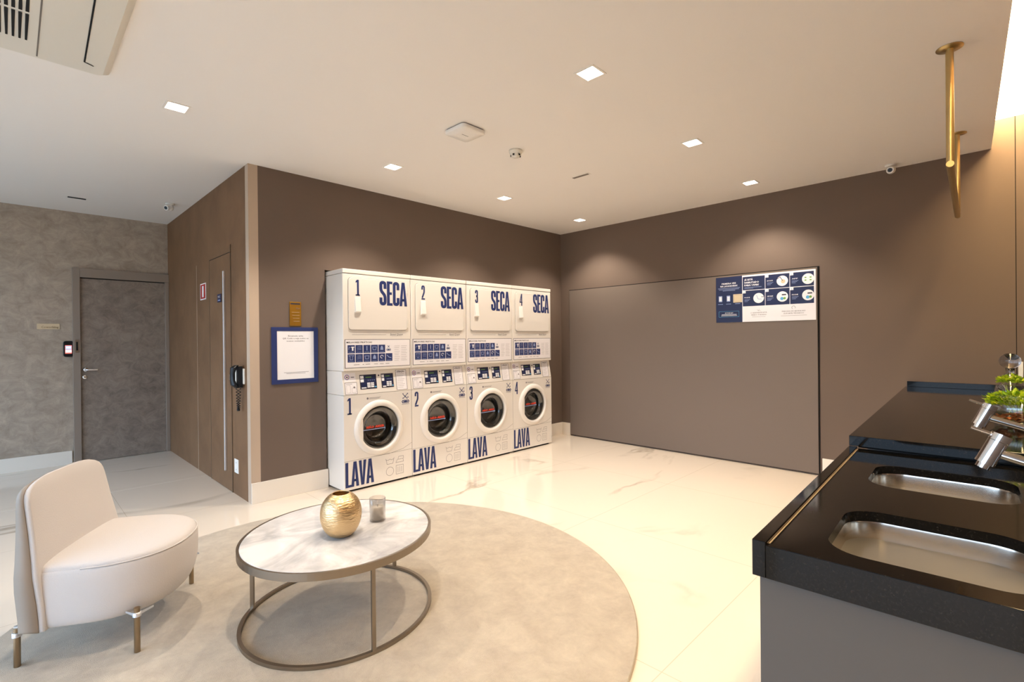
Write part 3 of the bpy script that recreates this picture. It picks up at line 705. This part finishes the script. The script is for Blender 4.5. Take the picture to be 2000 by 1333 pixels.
    edges = [e_ for e_ in bm.edges if len(e_.link_faces) == 1 and all(abs(v.co.x) < 1e-6 for v in e_.verts)]
    cv_ = [bm.verts.new((0, cy + .200 * math.cos(2 * PI * k / 40), cz + .200 * math.sin(2 * PI * k / 40))) for k in range(40)]
    ce = [bm.edges.new((cv_[k], cv_[(k + 1) % 40])) for k in range(40)]
    bmesh.ops.triangle_fill(bm, use_beauty=True, use_dissolve=False, edges=edges + ce, normal=(1, 0, 0))
    bm.to_mesh(cab.data); bm.free(); cab.modifiers.clear()
    return root
machine('1', MY[0], 'white stacked washer dryer marked 1, nearest the blue framed notice')
machine('2', MY[1], 'white stacked washer dryer marked 2, between machines 1 and 3')
machine('3', MY[2], 'white stacked washer dryer marked 3, between machines 2 and 4')
machine('4', MY[3], 'white stacked washer dryer marked 4, nearest the room corner')

# ------------------------------------------------------------------ ceiling things
LL = ['square recessed downlight above the armchair side of the ceiling, left of the others', 'square recessed downlight above machine 1',
      'square recessed downlight above machines 2 and 3', 'square recessed downlight nearest the far room corner, smallest in view',
      'square recessed downlight in the middle of the ceiling, largest of the lit ones', 'square recessed downlight between the central one and the back wall one',
      'square recessed downlight close to the back wall above the grey board', 'square recessed downlight over the floor between coffee table and sink counter']
for i, (x, y) in enumerate(LAMPS):
    r_ = empty('ceiling_downlight', (x, y, H), 0, LL[i], 'ceiling light', 'square recessed ceiling downlights')
    b = MB(); a = hs + .010
    for s_ in ((-a, a, -a, -hs + .002), (-a, a, hs - .002, a), (-a, -hs + .002, -hs + .002, hs - .002), (hs - .002, a, -hs + .002, hs - .002)): b.box(s_[0], s_[1], s_[2], s_[3], -.004, -.0005, m_trim)
    b.build('trim_frame', r_)
    b = MB(); k = hs - .0015; t_ = .001
    b.box(-k, -k + t_, -k, k, 0, .10, m_trim); b.box(k - t_, k, -k, k, 0, .10, m_trim); b.box(-k, k, -k, -k + t_, 0, .10, m_trim); b.box(-k, k, k - t_, k, 0, .10, m_trim); b.box(-k, k, -k, k, .10, .102, m_trim)
    b.build('well', r_)
    b = MB(); b.lathe([(.0001, .030), (.030, .030), (.036, .040), (.038, .098)], m_emit, 24); b.build('lamp', r_)
    ld = bpy.data.lights.new('downlight_beam', 'SPOT'); ld.energy = LAMP; ld.color = WARM; ld.spot_size = math.radians(112); ld.spot_blend = .55; ld.shadow_soft_size = .03
    lo = bpy.data.objects.new('downlight_beam', ld); COL.objects.link(lo); lo.parent = r_; lo.location = (0, 0, .022)

ac = empty('ceiling_air_conditioner', (.945, -5.07, H), 0, 'cream cassette air conditioner panel at the top left of the ceiling', 'air conditioner')
def pr(pts, z0, z1, m, b):
    b.loft([[(x, y, z0) for x, y in pts], [(x, y, z1) for x, y in pts]], m, False)
b = MB(); out = rrect(.0, .95, -.95, 0, .035); inn = rrect(.03, .92, -.92, -.03, .03)
b.loft([[(x, y, -.001) for x, y in out], [(x, y, -.018) for x, y in out], [(x, y, -.040) for x, y in inn], ], m_offw, True, True, True); b.build('fascia', ac)
b = MB(); b.box(.05, .90, -.287, -.281, -.0415, -.0385, m_seam); b.box(.05, .90, -.665, -.659, -.0415, -.0385, m_seam); b.build('panel_joint', ac)
b = MB(); b.ribbon(lambda a, b_, d: (a, b_, -.0425), [(.82, -.09), (.82, -.13), (.15, -.112), (.13, -.075)], .007, m_blackm); b.build('air_slot', ac); b = MB(); b.ribbon(lambda a, b_, d: (a, b_, -.0415), [(.82, -.84), (.82, -.80), (.15, -.818), (.13, -.855)], .007, m_blackm); b.build('air_slot', ac)
b = MB()
for k in range(14):
    yy = -.325 - k * .0215; b.add([(.20, yy - .004, -.0425), (.20, yy + .004, -.0425), (.46, yy + .006, -.0425), (.46, yy - .006, -.0425)], [(0, 1, 2, 3)], m_blackm); b.add([(.48, yy - .006, -.0425), (.48, yy + .006, -.0425), (.74, yy + .004, -.0425), (.74, yy - .004, -.0425)], [(0, 1, 2, 3)], m_blackm)
b.build('intake_grille', ac)

ap = empty('wifi_access_point', (1.735, -3.205, H), math.radians(1), 'white square wireless access point on the middle of the ceiling', 'access point')
b = MB(); rr = rrect(-.105, .105, -.105, .105, .03); f_ = lambda s_, z: [(x * s_, y * s_, z) for x, y in rr]
b.loft([f_(.94, -.0005), f_(.94, -.008)], m_ink, False); b.build('bracket', ap)
b = MB(); b.loft([f_(1, -.008), f_(1, -.026), f_(.96, -.032), f_(.5, -.036)], m_whitep, True); b.ribbon(lambda a, b_, d: (a, b_, -.0365), [(.0, -.03), (.0, .03)], .006, m_ink); b.build('cover', ap)
sd = empty('smoke_detector', (1.722, -2.68, H), 0, 'small round white smoke detector with dark slots near the access point', 'smoke detector')
b = MB(); b.lathe([(.0001, -.0005), (.052, -.0005), (.052, -.014), (.046, -.028), (.032, -.036), (.030, -.05), (.0001, -.052)], m_offw, 32); b.build('body', sd)
b = MB()
for k in range(5):
    b = MB(); a = -PI / 2 + .3 + k * 1.256; c_, s_ = math.cos(a), math.sin(a); b.box(-.002, .002, -.007, .007, -.046, -.034, m_blackm)
    n0 = len(b.v) - 8
    for j in range(n0, n0 + 8):
        x, y, z = b.v[j]; x += .0395; b.v[j] = (x * c_ - y * s_, x * s_ + y * c_, z)
    b.build('sensor_slot', sd)
def vent(cx, cy, dx, dy, label):
    r_ = empty('ceiling_vent', (cx, cy, H), 0, label, 'air vent')
    b = MB(); b.box(-dx - .012, dx + .012, -dy - .012, dy + .012, -.003, -.0005, m_trim); b.build('frame', r_)
    b = MB(); b.box(-dx, dx, -dy, dy, -.0045, -.003, m_blackm if dy > dx else m_seam); b.build('slot', r_)
vent(1.716, -1.832, .085, .016, 'narrow grey slot vent in the ceiling before the far corner')
vent(-2.222, -4.975, .024, .07, 'short black slot vent in the ceiling above the cement wall')
def camr(cx, cy, rz, label, dome=False):
    r_ = empty('security_camera', (cx, cy, H), rz, label, 'camera')
    b = MB(); b.lathe([(.0001, -.0005), (.042, -.0005), (.042, -.012), (.030, -.016), (.0001, -.016)], m_whitep, 24); b.build('mount', r_)
    b = MB()
    for p in range(0, 1): pass
    pf = []
    for k in range(9): pf.append((.034 * math.sin(PI * k / 8) + .0001, -.045 + .034 * math.cos(PI * k / 8)))
    b.lathe(pf, m_whitep, 24); b.tube([(0, -.01, -.045), (0, -.052, -.058)], .027, m_whitep, 20); b.build('ball', r_)
    b = MB(); b.tube([(0, -.045, -.056), (0, -.056, -.0595)], .017, m_black, 18); b.build('lens', r_)
camr(3.745, -.13, 0, 'small white ball camera at the ceiling edge above the back wall')
camr(-1.84, -4.26, .6, 'small white ball camera on the ceiling over the brown wall')

# hanging rail
rl = empty('hanging_rail', (4.21, -1.33, H), 0, 'brass clothes rail hanging from the ceiling near the counter', 'clothes rail')
P1 = (.016, -.738); P2 = (-.022, .742); zb_ = -.598
for (px, py) in (P1, P2):
    b = MB(); b.lathe([(.0001, -.0005), (.055, -.0005), (.055, -.004), (.018, -.009), (.0001, -.009)], m_brass, 36, (px, py, 0)); b.build('ceiling_flange', rl)
    b = MB(); b.tube([(px, py, -.008), (px, py, zb_ + .016)], .0165, m_brass, 20); b.build('post', rl)
b = MB(); b.tube([(P1[0], P1[1] - .018, zb_), (P2[0], P2[1] + .018, zb_)], .0165, m_brass, 20); b.build('crossbar', rl)

# ------------------------------------------------------------------ rug
b = MB(); n = 160; R_ = 1.486
b.loft([[(rr * math.cos(2 * PI * k / n), rr * math.sin(2 * PI * k / n), z) for k in range(n)] for rr, z in ((R_ - .004, .0005), (R_, .004), (R_, .010), (R_ - .006, .014))], m_rug, True)
o = b.build('round_rug'); o.location = (1.959, -4.25, 0); tag(o, 'large round beige carpet rug under table and armchair', 'rug')
RZ = .0142

# ------------------------------------------------------------------ coffee table
ct = empty('coffee_table', (2.07, -4.322, RZ), 0, 'low round coffee table, white marble top and thin bronze frame', 'table')
n = 96
def ell(s_, z, dr_=0):
    A = .466 + dr_; B = .440 + dr_; ph_ = math.radians(124); out = []
    for k in range(n):
        a = 2 * PI * k / n; x = A * math.cos(a); y = B * math.sin(a); out.append(((x * math.cos(ph_) - y * math.sin(ph_)) * s_, (x * math.sin(ph_) + y * math.cos(ph_)) * s_, z))
    return out
ZT = .393
b = MB(); b.loft([ell(1, ZT - .016, -.012), ell(1, ZT - .002, -.012), ell(1, ZT, -.014)], m_marble, False); b.build('tabletop', ct)
b = MB(); b.loft([ell(1, ZT - .012, -.010), ell(1, ZT - .001, -.010), ell(1, ZT - .001, .0), ell(1, ZT - .034, .0), ell(1, ZT - .034, -.010), ell(1, ZT - .018, -.010)], m_bronze, False, False, False)
b.build('rim', ct)
b = MB(); sq = []; rr0, rr1 = -.016, 0.0
b.loft([ell(1, .0005, rr0), ell(1, .0005, rr1), ell(1, .016, rr1), ell(1, .016, rr0), ell(1, .0005, rr0)], m_bronze, False, False, False); b.build('base_ring', ct)
for ang in (-9.5, 113, 226.5):
    a = math.radians(ang); e0 = None
    best = min(ell(1, 0, -.009), key=lambda p: abs((math.atan2(p[1], p[0]) - a + PI) % (2 * PI) - PI))
    b = MB(); x, y, _ = best; c_, s_ = math.cos(a) * .008, math.sin(a) * .008; c2_, s2_ = -s_ , c_
    vs = [(x + i * c_ + j * c2_, y + i * s_ + j * s2_) for i, j in ((-1, -1), (1, -1), (1, 1), (-1, 1))]
    b.loft([[(q_[0], q_[1], .015) for q_ in vs], [(q_[0], q_[1], ZT - .03) for q_ in vs]], m_bronze, False); b.build('leg', ct)
ZTT = RZ + ZT
vz = empty('gold_vase', (2.145, -4.352, ZTT), 0, 'round hammered gold vase standing on the marble table', 'vase')
b = MB(); pf = [(.0001, .0), (.042, .0), (.052, .004), (.072, .022), (.090, .055), (.097, .095), (.094, .130), (.082, .160), (.062, .182), (.046, .191), (.041, .195), (.037, .192), (.040, .186), (.070, .150), (.084, .1), (.06, .02), (.0001, .012)]
pf2 = []
for i in range(len(pf) - 1):
    for t_ in (0, .5): pf2.append((pf[i][0] * (1 - t_) + pf[i + 1][0] * t_, pf[i][1] * (1 - t_) + pf[i + 1][1] * t_))
pf2.append(pf[-1]); b.lathe([(r * 1.0, z * 1.05) for r, z in pf], m_gold, 56); b.build('body', vz, sub=1)
cg = empty('candle_glass', (2.098, -4.130, ZTT), 0, 'small smoky glass candle holder behind the gold vase', 'candle holder')
b = MB(); b.lathe([(.0001, .0), (.036, .0), (.040, .004), (.041, .118), (.039, .119), (.038, .012), (.0001, .010)], m_fglass, 32); b.build('glass', cg)
b = MB(); b.lathe([(.0001, .0105), (.034, .0105), (.034, .072), (.0001, .070)], m_wax, 28); b.build('candle', cg)
b = MB(); b.tube([(0, 0, .069), (0, .001, .082)], .0012, m_blackm, 6); b.build('wick', cg)

# ------------------------------------------------------------------ armchair (local +X = forward, +Y = left)
ch = empty('lounge_chair', (1.375, -5.111, RZ), math.atan2(.858, .513), 'armless cream lounge chair with taupe shell back on the rug', 'chair')
def dout(hw, ub, uf, us, v0, nseg=20, ex_=2.3):
    pts = []
    for k in range(nseg + 1):
        a = -PI / 2 + PI * k / nseg; c_, s_ = math.cos(a), math.sin(a)
        pts.append((us + (uf - us) * abs(c_) ** (2 / ex_), v0 + hw * (abs(s_) ** (2 / ex_)) * (1 if s_ > 0 else -1)))
    for k in range(1, 5): pts.append((us + (ub + .03 - us) * k / 4, v0 + hw))
    for k in range(0, 7): pts.append((ub, v0 + hw * (.9 - 1.8 * k / 6)))
    for k in range(1, 5): pts.append((ub + .03 + (us - ub - .03) * (k - 1) / 4, v0 - hw))
    return pts
v0 = -.022
b = MB(); lv = [(.148, .90, -.06), (.152, .955, -.040), (.168, .985, -.026), (.23, 1.0, -.004), (.31, 1.0, 0), (.362, .99, 0), (.380, .975, -.003), (.384, .96, -.006)]
rings = [[(x, y, z) for x, y in dout(.318 * s_, -.165, .335 + du, .02, v0)] for z, s_, du in lv]
b.loft(rings, m_fab, True, True, False)
lv2 = [(.384, .96, -.006), (.394, .955, -.010), (.404, .93, -.022), (.412, .85, -.05), (.417, .6, -.12), (.419, .3, -.2)]
cap = [[(x, y, z) for x, y in dout(.318 * s_, -.165 + (0 if s_ > .9 else (1 - s_) * .12), .335 + du, .02, v0)] for z, s_, du in lv2]
b.loft(cap, m_fab, True, False, True)
seat = b.build('seat', ch, sub=1)
b = MB(); b.tube([(x, y, .386) for x, y in dout(.318 * .968, -.165, .335 - .004, .02, v0)][:25], .0028, m_fab, 8); b.build('piping', seat)
def lean(z): return -.118 - .078 * max(0, (z - .22) / .58) ** 1.15
def hwz(z):
    w0 = .318 + .008 * math.sin(PI * min(1, (z - .15) / .4)) - max(0, z - .42) * .09
    zt = (z - .620) / .155
    return w0 * (1 if zt <= 0 else max(0.02, 1 - min(1, zt) ** 5) ** (1 / 3.2))
zs_ = [.150, .156, .17, .20, .26, .32, .38, .44, .50, .55, .60, .64, .68, .70, .720, .738, .752, .762, .769, .773]
ss = [math.sin(PI / 2 * (-1 + 2 * k / 16)) for k in range(17)]
def sheet(off, grow, eg, z_lo=0):
    rows = []
    for z in zs_:
        h_ = hwz(z) + grow - (.008 if z > .4 else 0); row = []
        for s_ in ss:
            v = h_ * s_; rim = 1 - abs(s_) ** 6; zr = 1 - max(0, (z - .685) / .090) ** 4
            row.append((lean(z) + .018 * (v / .32) ** 2 + off(z) * min(1, eg + (1 - eg) * rim) * max(.25, zr), v + v0 - .008, z - .021 * max(0, (z - .4) / .37)))
        rows.append(row)
    return rows
def shell_from(fr_rows, bk_rows, m, name):
    b = MB(); nr, nc = len(fr_rows), len(fr_rows[0]); vs = [p for r in fr_rows for p in r] + [p for r in bk_rows for p in r]; o_ = nr * nc; fs = []
    for i in range(nr - 1):
        for j in range(nc - 1):
            a = i * nc + j; fs.append((a, a + 1, a + nc + 1, a + nc)); a += o_; fs.append((a + nc, a + nc + 1, a + 1, a))
    for i in range(nr - 1):
        for j in (0, nc - 1):
            a = i * nc + j; q_ = (a, a + nc, a + nc + o_, a + o_); fs.append(q_ if j == 0 else q_[::-1])
    for j in range(nc - 1):
        for i in (0, nr - 1):
            a = i * nc + j; q_ = (a, a + o_, a + 1 + o_, a + 1); fs.append(q_ if i == 0 else q_[::-1])
    b.add(vs, fs, m, True); return b.build(name, ch)
pad_f = sheet(lambda z: .012, -.006, .3); mid = sheet(lambda z: -.016, 0, .9)
shell_from(pad_f, mid, m_fab, 'backrest')
mid2 = sheet(lambda z: -.017, .003, .9); bk = sheet(lambda z: -.115 + .07 * max(0, (z - .3) / .5), -.012, .78)
shell_from(mid2, bk, m_shell, 'back_shell')
for (u_, v_, zt) in ((-.217, -.298, .160), (.217, -.318, .190), (.217, .298, .190), (-.217, .298, .160)):
    b = MB(); b.tube([(u_, v_, .0005), (u_, v_, zt)], .0115, m_legb, 18); leg = b.build('leg', ch)
    b = MB(); s_ = 1 if v_ > 0 else -1; y_in = v_ - s_ * .012
    b.lathe([(.0155, .0), (.0155, .018), (.0118, .018), (.0118, 0), (.0165, 0)], m_silver, 20, (u_, v_, zt - .036))
    if u_ > 0: b.add([(u_ - .05, y_in - s_ * .006, zt - .026), (u_ + .05, y_in - s_ * .02, zt - .020), (u_ + .05, y_in - s_ * .02, zt - .012), (u_ - .05, y_in - s_ * .006, zt - .018), (u_, v_ + s_ * .014, zt - .034), (u_, v_ + s_ * .014, zt - .020)], [(0, 4, 5, 3), (4, 1, 2, 5)], m_silver)
    else: b.box(u_ - .012, u_ + .04, min(v_, v_ - s_ * .01), max(v_, v_ - s_ * .01), zt - .02, zt + .004, m_silver)
    b.build('clamp', leg)
    b = MB()
    if u_ > 0:
        for du in (-.036, .036): b.lathe([(.0001, 0), (.005, 0)], m_blackm, 10, (u_ + du, 0, 0))
# ------------------------------------------------------------------ counter (rotated frame)
CO = Vector((3.974, -4.215, 0))
def cbase(name, label, cat, e1, e2, z, group=None):
    p = CO + ex * e1 + ey * e2; return empty(name, (p.x, p.y, z), TH, label, cat, group)
cn = cbase('sink_counter', 'black granite counter with two sunken steel sinks over a graphite cabinet', 'counter', 0, 0, 0)
Wc = .775; Lc = 4.205; ZR = .855; ZI = .844; E2U = 1.357
def slab(name, outer, holes, z0, z1, m, parent, bev=.0):
    bm = bmesh.new(); es = []; loops = []
    for lp in [outer] + holes:
        vs = [bm.verts.new((x, y, z1)) for x, y in lp]; loops.append(vs)
        for i in range(len(vs)): es.append(bm.edges.new((vs[i], vs[(i + 1) % len(vs)])))
    bmesh.ops.triangle_fill(bm, use_beauty=True, use_dissolve=False, edges=es, normal=(0, 0, 1))
    top = list(bm.faces)
    for f in top:
        if f.normal.z < 0: f.normal_flip()
    for vs in loops:
        lo_ = [bm.verts.new((v.co.x, v.co.y, z0)) for v in vs]
        for i in range(len(vs)):
            j = (i + 1) % len(vs); bm.faces.new((vs[i], vs[j], lo_[j], lo_[i]))
    bmesh.ops.recalc_face_normals(bm, faces=bm.faces)
    me = bpy.data.meshes.new(name); bm.to_mesh(me); bm.free(); me.materials.append(m)
    o = bpy.data.objects.new(name, me); COL.objects.link(o); o.parent = parent; return o
S1 = (.130, .505, .078, .452); S2 = (.130, .505, .757, 1.102)
holes = [rrect(*S1, .085, 10), rrect(*S2, .085, 10)]
slab('worktop', [(.030, .020), (Wc, .020), (Wc, E2U + .02), (.030, E2U + .02)], holes, ZI - .028, ZI, m_granite, cn)
b = MB(); b.box(0, .030, 0, E2U - .0, ZR - .086, ZR, m_granite); b.box(.030, Wc, 0, .020, ZR - .086, ZI + .003, m_granite); b.build('apron', cn, .0015)
b = MB(); b.box(.0305, .0335, .021, E2U, ZI, ZI + .0012, m_strip); b.build('silicone_joint', cn)
for S in (S1, S2):
    b = MB(); cx, cy = (S[0] + S[1]) / 2, (S[2] + S[3]) / 2
    rg = []
    for s_, z, rr_ in ((1.012, ZI - .0285, .086), (1.005, ZI - .035, .086), (.985, ZI - .10, .085), (.955, ZI - .165, .08), (.90, ZI - .185, .075), (.60, ZI - .192, .05), (.12, ZI - .197, .012)):
        hx = (S[1] - S[0]) / 2 * s_; hy = (S[3] - S[2]) / 2 * s_; rg.append([(x, y, z) for x, y in rrect(cx - hx, cx + hx, cy - hy, cy + hy, rr_, 10)])
    b.loft(rg, m_steel, True, False, True); bs = b.build('sink_basin', cn)
    b = MB(); b.lathe([(.0001, .002), (.03, .002), (.034, .004), (.04, .001), (.04, 0)], m_chrome, 28, (cx, cy, ZI - .196)); b.build('drain', bs)
b = MB(); b.box(.014, Wc, .012, E2U + .3, .0, ZR - .0862, m_cab); b.build('cabinet', cn)
up = cbase('raised_counter', 'thick black granite worktop running from the sinks to the back wall', 'counter', 0, 0, 0)
b = MB()
x_ = .0
yb0, yb1 = 4.206 - .002, 4.175
b.add([(x_, E2U, ZR + .0005), (Wc, E2U, ZR + .0005), (Wc, yb1 + .0, ZR + .0005), (x_, yb0, ZR + .0005), (x_, E2U, .900), (Wc, E2U, .900), (Wc, yb1, .900), (x_, yb0, .900)],
      [(3, 2, 1, 0), (4, 5, 6, 7), (0, 1, 5, 4), (1, 2, 6, 5), (2, 3, 7, 6), (3, 0, 4, 7)], m_granite)
b.build('worktop', up, .0015)
b = MB(); b.box(.030, Wc, E2U + .0305, E2U + .30, ZI + .001, ZR, m_blackm); b.build('support', up)
b = MB(); b.add([(.03, E2U + .31, 0), (Wc, E2U + .31, 0), (Wc, yb1 - .01, 0), (.03, yb0 - .02, 0), (.03, E2U + .31, ZR), (Wc, E2U + .31, ZR), (Wc, yb1 - .01, ZR), (.03, yb0 - .02, ZR)],
      [(3, 2, 1, 0), (4, 5, 6, 7), (0, 1, 5, 4), (1, 2, 6, 5), (2, 3, 7, 6), (3, 0, 4, 7)], m_cab); b.build('cabinet', up)
b = MB(); b.box(3.832, 4.60, -.019, -.0005, .9005, .946, m_granite); o = b.build('backsplash', None, .001); tag(o, 'low black granite upstand along the back wall end of the counter', 'backsplash')

# taps
def tap(e2, label):
    r_ = cbase('sink_tap', label, 'tap', .68, e2, ZI + .0005, 'chrome sink taps')
    b = MB(); b.lathe([(.0001, 0), (.027, 0), (.027, .006), (.018, .012), (.017, .12), (.015, .14), (.0001, .145)], m_chrome, 28); b.build('base_column', r_)
    hx, hz = -.254, .240
    b = MB(); b.tube([(0, 0, .125), (-.006, 0, .150), (-.03, 0, .166), (hx + .012, 0, hz - .012)], .0105, m_chrome, 18); b.build('spout', r_)
    ax = Vector((-.40, -.10, -.9)).normalized(); c_ = Vector((hx, 0, hz)); a0 = c_ - ax * .034; a1 = c_ + ax * .034
    b = MB(); b.tube([a0, a0 + ax * .016], .0185, m_chrome, 28); b.tube([a0 + ax * .017, a1], .0180, m_chrome, 28); b.tube([a1, a1 + ax * .005], .0185, m_chrome, 28)
    b.tube([a1 + ax * .005, a1 + ax * .016], .0125, m_chrome, 24); b.build('head', r_)
    b = MB(); d_ = Vector((-.9, -.1, .33)).normalized(); s_ = a0 + ax * .006; b.tube([s_, s_ + d_ * .052], .0042, m_chrome, 12); b.build('lever', r_)
tap(.285, 'chrome sink tap with slanted head nearest the camera')
tap(.93, 'chrome sink tap with slanted head farther back beside the glass bowl')

# glass vessels with greenery
def leaves(b, c, n_, R, hgt, sz, spread=1.0, m=m_leaf):
    for _ in range(n_):
        a = random.uniform(0, 2 * PI); rr = R * math.sqrt(random.random()); base = Vector((c[0] + rr * math.cos(a), c[1] + rr * math.sin(a), c[2] + random.random() * hgt * (1 - .5 * rr / R)))
        d_ = Vector((math.cos(a) * rr / R * spread + random.uniform(-.6, .6), math.sin(a) * rr / R * spread + random.uniform(-.6, .6), random.uniform(.2, 1.0))).normalized()
        s_ = d_.cross(Vector((random.random(), random.random(), random.random()))).normalized(); l_ = sz * random.uniform(.6, 1.2); up_ = d_.cross(s_) * l_ * .12
        b.add([base, base + d_ * l_ * .5 + s_ * l_ * .34 + up_, base + d_ * l_, base + d_ * l_ * .5 - s_ * l_ * .34 + up_], [(0, 1, 2), (0, 2, 3)], m)
p = CO + ex * .535 + ey * 2.16
gb = empty('glass_terrarium', (4.472, -2.05, .9005), TH, 'wide clear glass bowl of copper shards topped with bright green leaves', 'terrarium')
b = MB(); pf = [(.0001, .0), (.055, .0), (.085, .012), (.112, .040), (.122, .075), (.115, .110), (.098, .138), (.090, .150), (.087, .150), (.094, .136), (.110, .108), (.117, .075), (.107, .043), (.082, .017), (.05, .006), (.0001, .006)]
b.lathe(pf, m_bowl, 48); b.build('bowl', gb)
b = MB()
for _ in range(70):
    a = random.uniform(0, 2 * PI); rr = .085 * math.sqrt(random.random()); z = .02 + random.random() * .055 * (1 - rr / .12)
    if rr > .06: z = max(z, .035)
    c_ = Vector((rr * math.cos(a), rr * math.sin(a), z)); u1 = Vector((random.uniform(-1, 1), random.uniform(-1, 1), random.uniform(-.5, .5))).normalized() * .016; u2 = u1.cross(Vector((.3, .2, 1))).normalized() * .009; u3 = Vector((0, 0, .003))
    b.add([c_ - u1 - u2, c_ + u1 - u2, c_ + u1 + u2, c_ - u1 + u2, c_ - u1 - u2 + u3, c_ + u1 - u2 + u3, c_ + u1 + u2 + u3, c_ - u1 + u2 + u3], [(3, 2, 1, 0), (4, 5, 6, 7), (0, 1, 5, 4), (1, 2, 6, 5), (2, 3, 7, 6), (3, 0, 4, 7)], m_copper)
o = b.build('copper_filling', gb); o['kind'] = 'stuff'
b = MB(); leaves(b, (0, 0, .10), 1100, .112, .066, .026, 1.2)
for k in range(24):
    a = k * 2.4; rr = .02 + .075 * (k / 24); b.tube([(rr * .4 * math.cos(a), rr * .4 * math.sin(a), .06), (rr * math.cos(a), rr * math.sin(a), .13)], .0014, m_leaf, 5)
b.build('foliage', gb)
dc = empty('glass_decanter', (4.440, -1.74, .9005), 0, 'tall clear glass bottle with a round stopper behind the leafy bowl', 'bottle')
b = MB(); b.lathe([(.0001, 0), (.045, 0), (.055, .006), (.060, .03), (.060, .14), (.055, .165), (.035, .185), (.022, .198), (.021, .222), (.027, .228), (.024, .230), (.018, .222), (.018, .198), (.032, .18), (.051, .16), (.056, .14), (.056, .03), (.05, .010), (.0001, .008)], m_bowl, 40); b.build('bottle', dc)
b = MB(); pf = [(.0001, .205), (.014, .206), (.016, .236), (.018, .258)] + [(.0001 + .043 * math.sin(a), .299 - .041 * math.cos(a)) for a in [(.35 + (PI - .35) * k / 14) for k in range(15)]]
b.lathe(pf, m_glass, 40); b.build('stopper', dc)
b = MB(); leaves(b, (.0, -.02, .185), 320, .040, .042, .020, 1.0)
for k in range(8): a = k * .8; b.tube([(0, 0, .012), (.02 * math.cos(a), .02 * math.sin(a), .17)], .001, m_leaf, 5)
b.build('foliage', dc)
